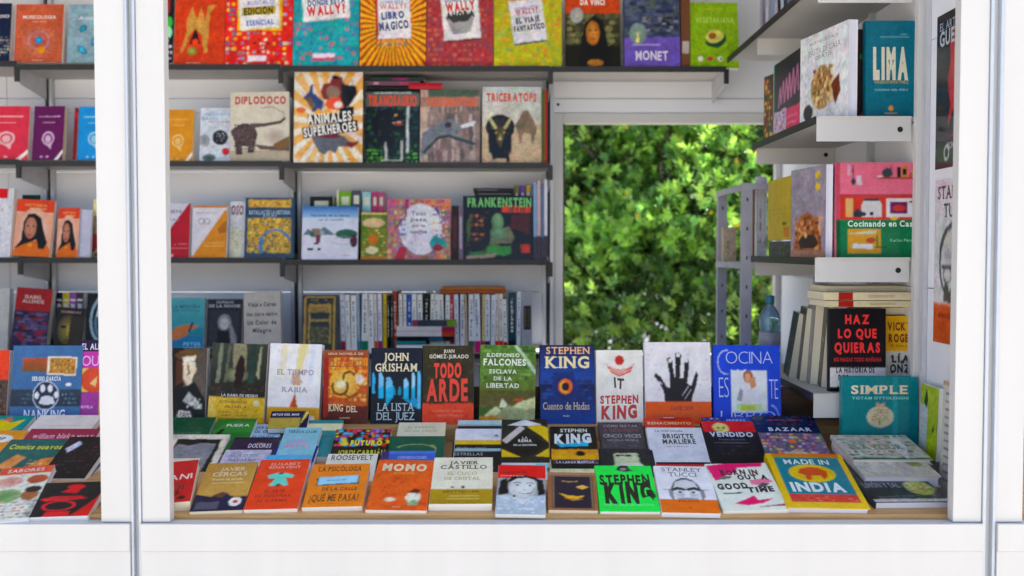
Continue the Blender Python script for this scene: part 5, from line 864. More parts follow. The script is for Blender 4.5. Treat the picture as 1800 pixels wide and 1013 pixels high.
lay(672, 766, 793, 'cornflower blue book with a violet spine side', '3c5cac', [('R', 0, 0, .14, 1, '3a3060'), ('R', .14, .93, 1, 1, '4a70c0'), ('T', 'CONVERSACIONES', .58, .83, .54, .07, 'a8b8e0')])
lay(797, 876, 777, 'black paperback with dim grey type behind the cream novel', '26272a', [('P', [(.6, .8), (1, .96), (1, .7)], '4a4a50'), ('T', 'Angel Martínez', .4, .88, .6, .06, '9a9aa0'), ('T', 'LA CUEVA', .4, .7, .6, .06, '5a5a60')])
lay(882, 960, 795, 'pale grey and aqua book above the red banded one', 'c0c4c0', [('P', [(.72, .5), (.8, 1), (1, 1), (1, .5)], '7ab8c4'), ('R', .08, .82, .5, .84, '6a8a88'), ('R', .08, .7, .9, .8, 'd0c8c4')])
lay(966, 1047, 808, 'cream, pink and green striped book behind the black framed one', 'c8c89c', [('R', 0, .8, 1, .92, 'd0aca0'), ('R', 0, .74, 1, .8, '9ab87a'), ('N', .05, .8, .95, .92, ['c8c0a8', 'd8b8b0'], 12, 2, 3)])
lay(1053, 1146, 789, 'black book with a wide pale green and cream shape', '23262a', [('R', .26, .62, .72, .9, 'b4bc98'), ('P', [(.2, .55), (.28, .66), (.74, .66), (.82, .55)], 'd0d0bc'), ('N', 0, .8, 1, 1, ['2a2c30', '1c1e22'], 9, 3, 3)], L=.215)
lay(1148, 1240, 786, 'dark teal book with deep blue lettering', '10262c', [('N', 0, .7, 1, 1, ['14343c', '0f1c22', '1a4c60'], 8, 4, 3), ('T', 'MISTERIOS', .5, .9, .84, .12, '1c6080', {'bold': .06})])
lay(1151, 1238, 806, 'scarlet strip of a book behind the white portrait cover', 'c82a2c', [('T', 'AUTOBIOGRAFÍA', .5, .9, .66, .07, '8a1418')])
lay(1342, 1482, 798, 'orange and green book behind the yellow framed cookbook', 'd8702c', [('R', .1, .84, .9, .93, '4a7a34'), ('R', .08, .78, .9, .84, 'c8a030')], L=.2)
# left counter
lay(-40, 62, 731, 'teal comic with a yellow splash at the left edge', '14807a', [('P', [(.2, .6), (.5, .9), (.7, .8), (.9, .9), (.8, .6), (.6, .5)], 'c8b81c'), ('P', [(.5, .85), (.6, .98), (.7, .85)], 'd0685c')], skew=-4)
lay(72, 180, 730, 'plain pale grey book lying behind the maroon one', 'ccc4bc', [('T', 'cuadernos', .5, .7, .6, .03, 'a8a09c')], skew=-4)
lay(-30, 50, 757, 'orange comic with a speech bubble at the left edge', 'd8901c', [('E', .5, .8, .3, .1, 'e8e8e8'), ('T', 'BOP', .5, .8, .3, .07, '20202c')], skew=-4)
lay(56, 178, 754, 'maroon book with a pale pink handwritten title', '8a2c40', [('T', 'william blake', .4, .82, .6, .12, 'e0a8b8', {'wave': .1}), ('T', 'MARY', .85, .8, .24, .08, 'e0c0c8')], skew=-4, L=.2)
lay(20, 152, 773, 'green comic with lime title and two orange figures', '2a5a54', [('R', 0, .0, 1, .06, 'd8ccb8'), ('P', [(.1, .4), (.25, .66), (.4, .6), (.3, .3)], 'd08a50'), ('P', [(.45, .3), (.6, .56), (.95, .66), (.9, .3), (.6, .2)], 'c87a3c'), ('N', .45, .25, .9, .55, ['d0905c', '3a7064', 'c0b088', 'c87a3c'], 7, 5, 3), ('P', [(0, .2), (.1, .4), (.16, .3), (.1, .1)], '3a4068'), ('E', .9, .76, .06, .06, 'c87a4a'), ('T', 'Comics nuevos', .42, .83, .7, .1, 'b8b828', {'wave': .08, 'bold': .04})], skew=-5, L=.22, Yf=2.665)
lay(124, 200, 768, 'black book with small pink dots beside the post', '1c181c', [('N', .05, .1, .95, .95, ['5a2a3c', '2a2228', '3a3a40'], 9, 10, 4, .5, {'size': .4}), ('P', [(.1, .7), (.3, .9), (.4, .8), (.2, .6)], 'b8b8cc')], skew=-4, L=.2, Yf=2.66)
lay(96, 186, 808, 'book with pale blue sweeping brush strokes', '8a9cac', [('N', 0, 0, 1, 1, ['5a7c98', 'b8c4cc', '3a5c7c', 'c8ccd0', '7a94a8'], 6, 9, 4, .95, {'size': .9})], skew=-5)

# ---- front row on the slope, given by the corners seen in the photograph on a rising plane
def front(BL, BR, TR, TL, label, bgc, art, tilt=19, t=.017, Y0=2.245, lift=0.0, group=GF, L=None, **kw):
    kw.setdefault('g', 1.42)
    pts = []
    z0 = zat(893, Y0) + lift
    P_ = [on_plane(p[0], p[1], Y0, z0, tilt) for p in (BL, BR, TR, TL)]
    u = ((P_[1] - P_[0]) + (P_[2] - P_[3])).normalized(); v = ((P_[3] - P_[0]) + (P_[2] - P_[1])).normalized()
    n = v.cross(u).normalized(); m1 = (u + v.cross(n) * 0).normalized()
    # square the two directions by sharing the difference between them
    a = math.acos(max(-1, min(1, u.dot(v)))) - math.pi / 2
    Rm = Matrix.Rotation(-a / 2, 3, n); R2 = Matrix.Rotation(a / 2, 3, n)
    u2, v2 = Rm @ u, R2 @ v
    if abs(u2.dot(v2)) > abs((R2 @ u).dot(Rm @ v)): u2, v2 = R2 @ u, Rm @ v
    w = ((P_[1] - P_[0]).length + (P_[2] - P_[3]).length) / 2; h = L or ((P_[3] - P_[0]).length + (P_[2] - P_[1]).length) / 2
    c = sum(P_, Vector()) / 4 - v2 * h / 2
    return book(label, w, h, t, art, c, u2, v2, bgc, group=group, **kw)
front((262, 880), (326, 889), (350, 800), (290, 822), 'tilted crimson book with white scrawled letters by the post', 'b01c28', [('P', [(.5, .1), (.7, .2), (.6, .3)], '6a1018'), ('T', 'FANI', .55, .6, .8, .12, 'd8c8c0', {'wave': .15}), ('T', 'OI', .6, .36, .4, .16, '5a1018'), ('E', .75, .1, .1, .05, '3a2020')], pages='cream', lift=.012, t=.025)
lay(296, 352, 806, 'plain cream book half hidden beneath the tilted crimson one', 'd8cfb8', [('T', 'poemas', .5, .8, .4, .04, 'a09880')], L=.2, pages='cream')
front((340, 898), (430, 898), (450, 814), (362, 814), 'ochre book with a dark ridge and a white target roundel', '9a7434', [('R', 0, .3, 1, 1, 'a07c40', 'b08c4c'), ('P', [(0, 0), (0, .34), (.3, .28), (.55, .36), (.75, .26), (1, .28), (1, 0)], '22223a'), ('P', [(.3, .3), (.5, .38), (.62, .34), (.5, .26)], '5a3c34'), ('R', .06, .04, .5, .18, '4a4a58'), ('E', .8, .17, .12, .09, 'e8e8e0'), ('E', .8, .17, .05, .035, 'b82c24'), ('R', .2, .56, .85, .565, 'd8c890'), ('R', .2, .51, .85, .515, 'd8c890'), ('T', 'JAVIER', .55, .86, .5, .07, 'e0d4b8', {'serif': True, 'bold': 0}), ('T', 'CERCAS', .52, .75, .7, .08, 'e0d4b8', {'serif': True, 'bold': 0}), ('T', 'Premio de novela', .5, .64, .6, .04, 'd8c8a0')], pages='cream')
front((433, 895), (525, 895), (543, 808), (455, 808), 'red orange book with turquoise clothes on its cover', 'ef4f2e', [('P', [(.24, .66), (.42, .72), (.56, .72), (.76, .66), (.74, .6), (.6, .62), (.7, .46), (.62, .44), (.52, .5), (.42, .44), (.32, .46), (.42, .6), (.28, .6)], '5fbcaa'), ('E', .5, .7, .05, .02, '2a3a38'), ('E', .5, .46, .04, .03, '2a3a38'), ('T', 'ELÍSABET', .54, .9, .6, .05, 'f0b0a0', {'bold': .02}), ('T', 'BENAVENT', .54, .83, .64, .05, 'f0b0a0', {'bold': .02}), ('T', 'EL ARTE', .48, .34, .4, .055, '8a2418', {'bold': .03}), ('T', 'DE ENGAÑAR', .48, .25, .7, .055, '8a2418', {'bold': .03}), ('T', 'AL KARMA', .48, .16, .6, .055, '8a2418', {'bold': .03})], t=.019)
front((529, 893), (634, 889), (654, 814), (552, 818), 'bright orange book with a pale blue bar and serif type', 'f08a1e', [('R', .14, .5, .86, .68, '1c2a34', None, 4), ('R', .16, .52, .84, .7, '86c0d8', None, 4), ('R', .2, .56, .8, .66, '9ccce0', None, 4), ('R', .3, .6, .66, .615, '4a8a9c', None, 4), ('T', 'LA PSICÓLOGA', .5, .88, .76, .11, '4a3014', {'serif': True}), ('T', 'DE LA CALLE', .56, .4, .6, .07, '5a2a0c', {'bold': .03}), ('T', '¿QUÉ ME PASA?', .5, .2, .84, .15, '5a3a10', {'serif': True}), ('T', 'PLANETA', .46, .07, .12, .02, '6a4010')], t=.02)
front((644, 896), (749, 898), (766, 810), (665, 808), 'brick orange book with cream capitals and a small white figure', 'd05a2a', [('N', 0, 0, 1, .82, ['c85426', 'd8602c', 'cc5c30', 'bc4c22'], 9, 10, 4, .6, {'size': .8}), ('E', .74, .24, .13, .11, 'd8d4bc', 'c8c8b0'), ('P', [(.64, .34), (.74, .42), (.84, .38), (.8, .32)], '5a2a18'), ('P', [(.66, .1), (.72, .2), (.8, .2), (.84, .1)], '7aa078'), ('E', .36, .2, .1, .045, 'd8a890'), ('E', .36, .2, .07, .03, 'c8c0b0'), ('T', 'MOMO', .5, .84, .8, .13, 'f0dcb8', {'bold': .06}), ('T', 'MICHAEL ENDE', .5, .72, .36, .04, 'e8a040'), ('T', 'ALFAGUARA', .5, .06, .16, .02, 'e8b8a0')], t=.012)
front((750, 888), (861, 884), (870, 803), (768, 806), 'cream novel with spaced capitals over an olive gold base', 'd0cbb4', [('R', 0, 0, 1, .3, 'a08420', '8e7418'), ('R', 0, .3, 1, .305, '6a5a20'), ('E', .35, .345, .03, .02, '5a4a5c'), ('E', .52, .345, .03, .03, '4a1c1c'), ('R', .3, .16, .8, .17, 'c8b870'), ('R', .25, .1, .8, .105, 'c8b870'), ('T', 'JAVIER', .52, .88, .5, .07, '3a342c', {'serif': True, 'bold': .02}), ('T', 'CASTILLO', .52, .78, .8, .08, '3a342c', {'serif': True, 'bold': .02}), ('T', 'EL CUCO', .5, .64, .5, .07, 'a89c6c', {'serif': True}), ('T', 'DE CRISTAL', .5, .53, .6, .06, '9a9070', {'serif': True}), ('T', 'BESTSELLER', .5, .25, .6, .04, '5a4a10')], t=.024, lift=.006)
front((867, 904), (958, 904), (960, 818), (880, 818), 'red banded book with a grey photograph of a dark haired girl', '8a9094', [('R', 0, .72, 1, 1, 'd0202a'), ('R', 0, 0, 1, .36, 'a8b4bc', '98a4ac'), ('N', 0, .0, 1, .34, ['b4bec4', '98a4ac', 'c0c8cc'], 8, 5, 4, .6), ('P', [(.02, .36), (.06, .66), (.2, .72), (.24, .4)], '16181a'), ('P', [(.84, .36), (.82, .7), (.94, .68), (1, .4)], '16181a'), ('P', [(.14, .6), (.3, .74), (.7, .76), (.88, .66), (.8, .74), (.5, .78)], '1a1c1e'), ('E', .53, .53, .29, .23, 'd2d4d0', 'b4b6b2'), ('P', [(.2, .62), (.3, .76), (.52, .79), (.8, .74), (.86, .6), (.78, .68), (.62, .73), (.4, .71), (.27, .64)], '1a1c1e'), ('P', [(.66, .34), (.8, .44), (.82, .58), (.74, .5)], '9a9c98'),
   ('S', [(.34, .615), (.42, .635), (.49, .615)], .025, '3a3a3a'), ('S', [(.6, .61), (.68, .625), (.76, .6)], .025, '3a3a3a'), ('P', [(.35, .575), (.42, .59), (.48, .57), (.42, .56)], 'e8e8e6'), ('P', [(.61, .565), (.68, .58), (.75, .56), (.68, .55)], 'e8e8e6'), ('E', .42, .574, .028, .016, '22201e'), ('E', .68, .566, .028, .016, '22201e'), ('P', [(.53, .57), (.57, .57), (.62, .49), (.55, .475), (.51, .49)], 'c4c6c2'), ('S', [(.52, .485), (.56, .475), (.61, .485)], .016, '6a6a68'),
   ('P', [(.4, .44), (.48, .425), (.57, .43), (.68, .42), (.76, .44), (.66, .395), (.52, .395)], '5a5654'), ('P', [(.44, .43), (.57, .427), (.71, .43), (.62, .41), (.52, .41)], 'e4e4e2'), ('S', [(.34, .47), (.37, .43)], .012, '8a8a88'), ('P', [(.3, .34), (.44, .3), (.6, .29), (.74, .34), (.6, .18), (.46, .2)], 'c0c4c4'), ('S', [(.2, .34), (.42, .26), (.5, .18)], .012, '7a8286'), ('S', [(.8, .34), (.64, .27), (.56, .18)], .012, '7a8286'), ('E', .36, .35, .03, .02, '16181a'), ('T', 'DIARIO DE UNA NIÑA', .36, .84, .5, .045, '4a0a10'), ('T', 'escrito en el desván', .3, .77, .5, .03, 'e8b0b0')], t=.01, calm=True)
front((962, 897), (1050, 897), (1048, 831), (966, 831), 'black framed book with golden fish shapes on a wood brown cover', '8a5a3c', [('R', 0, .92, 1, 1, '9a6a54'), ('R', .07, .05, .93, .92, '2a2630'), ('R', .1, .07, .11, .9, '8a7a5c'), ('R', .89, .07, .9, .9, '8a7a5c'), ('R', .1, .89, .9, .9, '8a7a5c'), ('S', [(.28, .76), (.44, .74), (.62, .76)], .03, 'b08c4a'), ('P', [(.56, .6), (.7, .66), (.84, .6), (.7, .54)], 'c8a050'), ('P', [(.2, .44), (.4, .3), (.6, .28), (.76, .38), (.6, .36), (.4, .38)], 'd0a040'), ('P', [(.3, .32), (.5, .24), (.7, .28), (.5, .3)], 'a87830')], t=.014, pages='cream')
front((1054, 900), (1156, 899), (1148, 818), (1047, 820), 'neon green novel with huge black brush capitals', '2fdc5a', [('P', [(.36, .9), (.44, 1), (.58, 1), (.6, .92), (.68, .88), (.5, .86)], '1a1a20'), ('E', .5, .92, .06, .03, '8a7a90'), ('P', [(.9, .5), (.96, .4), (.98, .3), (.93, .28)], '0f1412'), ('T', 'STEPHEN', .5, .68, .9, .2, '12201a', {'bold': .05, 'wave': .12}), ('T', 'KING', .54, .4, .86, .38, '0e1614', {'bold': .08, 'wave': .1}), ('T', 'UNA NOVELA DEL MAESTRO', .5, .14, .84, .04, '8af0a0')], t=.014, calm=True)
front((1163, 902), (1263, 902), (1248, 820), (1150, 820), 'white book with half a bespectacled face over an orange band', 'cccacc', [('E', .5, .38, .285, .36, '3c3c3e', '5a5a5c'), ('E', .5, .36, .25, .34, 'a8a8aa', 'c2c2c4'), ('E', .5, .61, .19, .07, 'c6c6c8', 'b8b8ba'), ('N', .32, .56, .68, .66, ['b0b0b2', 'c4c4c6', 'bababc'], 6, 4, 2, .5), ('P', [(.18, .46), (.24, .5), (.26, .3), (.2, .3)], '7c7c7e'), ('P', [(.82, .46), (.76, .5), (.74, .3), (.8, .3)], '7c7c7e'),
   ('P', [(.26, .5), (.34, .54), (.47, .51), (.47, .46), (.36, .48), (.26, .45)], '2a2a2c'), ('P', [(.74, .5), (.66, .54), (.53, .51), (.53, .46), (.64, .48), (.74, .45)], '2a2a2c'), ('R', .46, .47, .54, .495, '2e2e30'), ('S', [(.1, .475), (.27, .475)], .025, '4a4a4c'), ('S', [(.73, .475), (.9, .475)], .025, '4a4a4c'),
   ('P', [(.3, .44), (.38, .46), (.45, .43), (.4, .39), (.33, .39)], 'd4d4d6'), ('P', [(.7, .44), (.62, .46), (.55, .43), (.6, .39), (.67, .39)], 'd4d4d6'), ('E', .385, .425, .03, .024, '28282a'), ('E', .615, .425, .03, .024, '28282a'), ('S', [(.29, .4), (.36, .36), (.45, .4)], .014, '8a8a8c'), ('S', [(.71, .4), (.64, .36), (.55, .4)], .014, '8a8a8c'), ('P', [(.47, .46), (.53, .46), (.56, .32), (.5, .29), (.44, .32)], 'cfcfd1'), ('S', [(.45, .31), (.5, .29), (.55, .31)], .02, '6a6a6c'), ('P', [(.3, .27), (.7, .27), (.66, .3), (.34, .3)], '7a7a7c'), ('R', 0, 0, 1, .27, 'f07a28'), ('E', .5, .1, .02, .015, '8a2a10'), ('T', 'STANLEY', .5, .92, .74, .08, '3a3a3e', {'serif': True, 'bold': .0}), ('T', 'TUCCI', .5, .81, .52, .09, '3a3a3e', {'serif': True, 'bold': .0}), ('T', 'MI VIDA A TRAVÉS', .5, .235, .36, .035, '6a2a10')], t=.012, calm=True)
front((1267, 898), (1378, 896), (1350, 808), (1248, 822), 'white punk style book with hot pink slashes and ransom note type', 'd8dccc', [('P', [(0, .96), (.3, 1), (.95, 1), (.9, .92), (.5, .9), (.46, .82), (.2, .7), (.06, .62)], 'e02c6a'), ('P', [(.6, .62), (.9, .66), (.98, .58), (.72, .5), (.6, .54)], 'e87a98'), ('P', [(.2, .14), (.4, .22), (.56, .3), (.6, .2), (.86, .24), (.66, .14), (.4, .1)], 'e02c6a'), ('P', [(.5, .06), (.98, .12), (.98, .08)], '8a2a40'), ('P', [(.1, .64), (.2, .72), (.36, .72), (.3, .66)], '5a6460'), ('P', [(.66, .46), (.78, .56), (.9, .54), (.8, .46)], '4a4a50'), ('R', .1, .34, .4, .365, '2a2a2c', None, 3), ('T', 'BORN IN', .5, .8, .62, .1, '4a1c34', {'bold': .06, 'wave': .15}), ('T', 'OUT A', .68, .68, .5, .09, '262628', {'bold': .06, 'wave': .15}), ('T', 'GOOD', .3, .5, .5, .11, '262628', {'bold': .06, 'wave': .15}), ('T', 'TIME', .72, .42, .44, .1, '262628', {'bold': .06, 'wave': .15})], t=.012)
front((1380, 884), (1521, 884), (1484, 806), (1350, 806), 'yellow framed teal cookbook with an elephant in a yellow oval', 'f0c81c', [('R', .07, .92, .95, 1, '8a8a34'), ('R', .07, .95, .95, 1, 'c86a34'), ('R', .08, .11, .93, .92, '10707c'), ('R', .08, .1, .93, .24, 'b83c34'), ('N', .1, .11, .92, .22, ['c8503c', 'a83030', 'd07a60'], 14, 3, 3, .6), ('E', .5, .62, .3, .17, 'ecc81c'), ('P', [(.32, .62), (.36, .7), (.5, .74), (.62, .72), (.7, .66), (.68, .56), (.62, .5), (.6, .58), (.48, .58), (.46, .5), (.4, .5), (.4, .58)], 'b84a2c'), ('T', 'MADE IN', .5, .84, .6, .09, 'c8d4cc', {'bold': .02, 'wave': .06}), ('T', 'INDIA', .5, .36, .7, .15, 'e8ece8', {'bold': .05, 'wave': .03})], t=.032, hard=True, L=.25, Y0=2.25, pages='lav', gloss=True, lift=.008, tilt=17, calm=True)
front((-30, 912), (60, 912), (82, 826), (-12, 826), 'white food magazine with plates of red and green dishes', 'c8c8b8', [('R', 0, .86, 1, 1, 'c8503c'), ('E', .3, .72, .26, .1, 'b87068', 'c8a090'), ('E', .8, .74, .2, .08, '9a4a34'), ('E', .35, .45, .3, .13, '4a7a44', '8aa070'), ('E', .8, .45, .16, .1, '8a5a3c'), ('E', .82, .55, .16, .06, '2c2824'), ('N', .3, .04, 1, .36, ['b8a090', '6a5a70', 'c0b8b0', 'a86a4c', '7a8498'], 7, 6, 4), ('T', 'SABORES', .5, .93, .7, .06, 'e8d8c8')], L=.235, pages='lav')
front((38, 908), (160, 908), (182, 848), (80, 848), 'black book with a bright red beetle emblem and red corner', '1f2224', [('P', [(.72, 0), (.98, .5), (1, .8), (1, 0)], 'c82a24'), ('E', .55, .86, .14, .07, 'd02430'), ('P', [(.36, .7), (.5, .84), (.66, .84), (.62, .66)], 'd02430'), ('P', [(.1, .5), (.3, .58), (.7, .58), (.84, .5), (.6, .46), (.2, .44)], 'd83038'), ('O', .46, .3, .26, .15, .8, 'd83038'), ('P', [(.3, .0), (.34, .14), (.68, .14), (.7, .0)], 'd02430'), ('T', 'DOÑA ROJA', .5, .53, .4, .05, '1a1010')])

# ---- right end of the counter
def slab(px0, px1, py_t, py_b, Y, L, label, bgc, art, tilt=9, yaw=0, **kw):
    """a book lying on a pile, front cover up; its lower front edge between two picture rows"""
    t = zat(py_t, Y) - zat(py_b, Y); a, b = at(px0, py_t, Y), at(px1, py_t, Y); r = math.radians(tilt); s = math.radians(yaw)
    u = Vector((math.cos(s), math.sin(s), 0)); v = Vector((-math.sin(s) * math.cos(r), math.cos(s) * math.cos(r), math.sin(r)))
    return book(label, (b - a).length, L, t, art, (a + b) / 2, u, v, bgc, group='books piled at the right end of the counter', **kw)
slab(1538, 1672, 882, 899, 2.27, .27, 'glossy black cookbook with a lemon dish at the bottom of the pile', '23262e', [('R', 0, 0, 1, .06, 'c8c8c8'), ('E', .78, .3, .2, .16, 'c0b84a', 'a8b060'), ('N', .62, .2, .94, .42, ['d8d090', '7a8a3c', 'e8e0c0', 'b8a030'], 6, 5, 3), ('S', [(.1, .1), (.9, .14)], .01, '8a8a90'), ('T', 'LIMÓN Y SAL', .3, .36, .5, .1, '8a8a98')], hard=True, gloss=True, pages='lav', yaw=2)
slab(1521, 1655, 838, 858, 2.385, .25, 'thick white cookbook with blue grey pages in the middle of the pile', 'cfc8bc', [('N', 0, .3, 1, 1, ['c8b8a0', 'd8d0c8', '8a9a7c', 'e0d8d0', 'b89a84'], 9, 7, 3, .8), ('E', .82, .34, .1, .09, '7a8a3c', '9aa060'), ('P', [(.5, .2), (.7, .8), (.6, 1), (.4, .6)], 'e8e4e0')], hard=True, gloss=True, pages='lav')
slab(1500, 1640, 808, 818, 2.475, .18, 'patterned white cookbook topping the pile before the teal one', 'cbc6b8', [('N', 0, 0, 1, 1, ['9a9c84', 'd8d4c8', 'c8a48c', 'a8b0a0', 'e0dcd0', '6a7c60'], 12, 8, 5, .85), ('R', .0, 0, 1, .06, '3a6a54'), ('P', [(.7, 0), (.85, .5), (.8, 1), (.65, .5)], 'e8e6e2'), ('T', 'FLAVOUR', .45, .5, .7, .2, '6a7468', {'serif': True})], hard=True, gloss=True)
stand(1481, 1613, 663, slope_z(2.675) + .002, 2.672, 'teal cookbook with gilt capitals and a pale pomegranate', '088088', [('R', .66, 0, .73, 1, '1a96a0'), ('E', .5, .50, .18, .135, 'c8b890', 'd0c8a8'), ('N', .38, .42, .62, .6, ['8aa078', 'b85a4a', 'd8d0b0', '5a7a5c'], 7, 6, 4, .7), ('P', [(.45, .62), (.44, .68), (.5, .66), (.56, .68), (.55, .62)], 'c8a888'), ('R', .495, .4, .505, .62, '3a5a48'), ('T', 'SIMPLE', .5, .84, .78, .10, 'e8d8b8', {'serif': True, 'bold': .03}), ('T', 'YOTAM OTTOLENGHI', .5, .735, .76, .032, '8ad0cc', {'bold': .03})], lean=1.5, t=.03, hard=True, g=1.0, group='books piled at the right end of the counter', calm=True)  # the lighter upright strip is a sheen painted into the cover colour

# ---- books on the side shelves
def sstand(lv, px0, px1, ytop, label, bgc, art, Y=YP + .035, **kw):
    kw.setdefault('g', 1.1)
    return stand(px0, px1, ytop, SZ[lv], Y, label, bgc, art, group=GI, **kw)
def sideface(lv, a, b, ytop, label, bgc, art, t=.022, z0=None, group=GI, **kw):
    """stands on side shelf lv facing the middle of the stall; a, b = (px, Y) of its far and near lower corner"""
    kw.setdefault('g', 1.15)
    z = SZ[lv] if z0 is None else z0
    A, B = Vector((xat(a[0], a[1]), a[1], z)), Vector((xat(b[0], b[1]), b[1], z)); u = (B - A)
    h = solve_h(0, b[1], z, 0, 1, ytop)
    return book(label, u.length, h, t, art, (A + B) / 2 + Vector((0, 0, .0005)), u, (0, 0, 1), bgc, group=group, **kw)
sstand(1, 1505, 1532, 52, 'dark brown book edge just behind the teal one', '3c302c', [('E', .5, .7, .25, .04, '3a8a50'), ('E', .5, .06, .25, .03, 'b04a3c')], Y=YP + .075, lean=2)
sstand(1, 1596, 1617, 46, 'dark brown book edge with orange dots by the corner trim', '3c302c', [('E', .8, .92, .3, .03, 'c8402c'), ('E', .6, .36, .4, .04, 'e09a24')], Y=YP + .072, lean=2)
sstand(1, 1522, 1612, 37, 'deep teal book with block letters of cream and orange', '076a80', [('R', .3, .86, .82, .865, '6ab0bc'), ('R', .28, .83, .84, .835, '6ab0bc'), ('E', .49, .1, .045, .03, 'e0982c'), ('P', [(.16, .7), (.24, .7), (.2, .6)], '076a80'), ('T', 'LIMA', .5, .56, .72, .27, 'd8d4bc', {'bold': .09}), ('T', 'VIRGILIO MARTÍNEZ', .5, .37, .68, .03, 'b89a3c', {'bold': .03}), ('T', 'COCINA DEL PERÚ', .5, .29, .66, .02, '8ac0c8'), ('T', 'PHAIDON', .49, .05, .24, .018, 'c8a860')], lean=2, t=.028, g=1.0)
sideface(1, (1403, 3.02), (1487, 2.745), 34, 'white cookbook with filled ravioli and a dark pan', 'cfd2d8', [('R', 0, 0, .1, 1, 'd8dae4'), ('E', .46, .4, .22, .24, '8a6a44', 'a88a60'), ('N', .26, .2, .72, .62, ['c8a878', 'a07a48', 'e0c8a0', '6a4a2c', 'd8b888', '8a3a24'], 8, 7, 4, .9, {'size': .7}), ('P', [(.66, .4), (.82, .5), (.84, .3), (.74, .16)], '6a3424'), ('E', .18, .16, .11, .09, '3c3c40'), ('T', 'RECETAS DE ITALIA', .5, .9, .6, .03, '8a8c98'), ('T', 'PASTA DE CASA', .52, .8, .66, .06, '6a6c78', {'serif': True, 'bold': -.01}), ('T', 'GRATIS', .5, .73, .36, .04, '8a8c98', {'serif': True})], t=.026, pages='lav')
sideface(1, (1357, 3.34), (1403, 3.04), 84, 'black book with pink scribbled lettering and a magenta foot', '1a1a24', [('R', .5, 0, 1, .34, 'c82a5c'), ('R', 0, 0, .5, .36, 'b8a8c0'), ('N', .05, .02, .46, .34, ['c04a7a', '5a6a9c', 'd8d0dc', '8a3a60'], 4, 6, 3), ('R', 0, .3, .03, 1, '2a9a84'), ('S', [(.2, .4), (.26, .66), (.3, .44), (.38, .72), (.42, .44), (.5, .74), (.56, .46), (.62, .78), (.68, .46), (.76, .8), (.8, .48), (.9, .82), (.94, .5)], .05, 'a8688c'), ('R', .5, .22, .9, .23, 'e89ab8'), ('R', .5, .14, .9, .15, 'e89ab8')], t=.03, spine='1f9a84')
sideface(1, (1340, 3.43), (1356, 3.36), 130, 'narrow book with stacked bright fruit beside the black one', '4a4034', [('N', 0, 0, 1, .95, ['b8702c', '3a5a3c', 'c8a84a', '7a3040', '2a3a34', 'a04a2c'], 4, 12, 3, .95, {'size': .7})], t=.03)
sstand(2, 1470, 1616, 286, 'pink, red and green cookbook with kitchen shelves drawn on it', 'e06a84', [('R', 0, .4, 1, .66, 'cc3424'), ('R', 0, 0, 1, .4, '14784a'), ('R', 0, .64, 1, .665, 'b83a44'), ('R', .14, .86, .17, .98, 'd0a0b0'), ('R', .2, .78, .22, .98, '2a3a44'), ('E', .21, .8, .025, .04, '2a3a44'), ('R', .25, .76, .31, .86, 'c8b8c0'), ('R', .5, .825, .96, .84, 'a8402c'), ('E', .62, .89, .065, .05, '3a444c'), ('P', [(.64, .92), (.68, .98), (.66, .9)], '3a444c'), ('R', .5, .845, .56, .86, 'd8c8c8'), ('R', .74, .845, .78, .95, '1c1c1e'), ('R', .8, .845, .86, .97, 'b8822c'), ('R', .81, .87, .85, .93, '241c14'), ('R', .89, .845, .93, .9, 'c83a2c'), ('R', .92, .845, .98, .92, 'd0a43c'),
   ('P', [(.3, .42), (.31, .56), (.34, .6), (.52, .6), (.55, .56), (.55, .42)], 'd0ccd0'), ('R', .34, .59, .52, .62, '3a3a40'), ('R', .41, .44, .45, .48, '1c1c20'), ('E', .26, .455, .11, .03, '24303a'), ('P', [(.18, .46), (.26, .52), (.34, .46)], '2c3a44'), ('R', .12, .42, .2, .62, 'd8a86a'), ('R', .61, .42, 1, .62, 'dcd8dc'), ('R', .65, .46, .86, .585, '6a1c5c'), ('E', .76, .52, .08, .035, 'c0342c'), ('R', .88, .58, .93, .59, '2a2a2c'), ('E', .7, .41, .04, .02, 'd8c01c'),
   ('R', .14, .04, .54, .3, 'd09a2c'), ('P', [(.16, .25), (.5, .29), (.46, .25)], 'c8ccb0'), ('E', .42, .18, .06, .03, 'b0442c'), ('R', .2, .09, .44, .14, 'dcdce0', None, -3), ('R', .48, .1, .51, .24, '2a7a34'), ('R', .46, .1, .6, .115, '1c2c24'), ('R', 0, 0, .05, 1, 'c04860'), ('R', 0, 0, .05, .4, '0f5c38'), ('T', 'Cocinando en Casa', .56, .355, .84, .06, 'd8ece0', {'bold': .03}), ('T', 'Karlos Pérez', .8, .18, .3, .03, '8ac8a8')], lean=3, hard=True, t=.03, g=1.0, calm=True)
sideface(2, (1389, 3.0), (1450, 2.765), 289, 'taupe book with a glazed braided loaf and two gold seals', '8c8494', [('N', 0, .4, 1, 1, ['948c9c', '847c8c', '9a92a0'], 6, 8, 3, .5), ('P', [(.08, .06), (.14, .3), (.3, .46), (.48, .5), (.66, .46), (.84, .3), (.92, .06)], 'a05c34'), ('N', .12, .08, .9, .46, ['c08050', '7a3c20', 'a86438', '5a2c1c', 'd09060'], 7, 7, 3, .9, {'size': .8}), ('E', .52, .17, .28, .08, '2c1c18'), ('E', .45, .24, .05, .03, 'd8b880'), ('R', 0, 0, 1, .07, 'a07868'), ('E', .78, .9, .075, .045, 'd0b02c'), ('E', .78, .77, .075, .045, 'd0b02c'), ('T', 'PAN CASERO', .4, .62, .5, .04, '74707c')], t=.02, pages='lav')
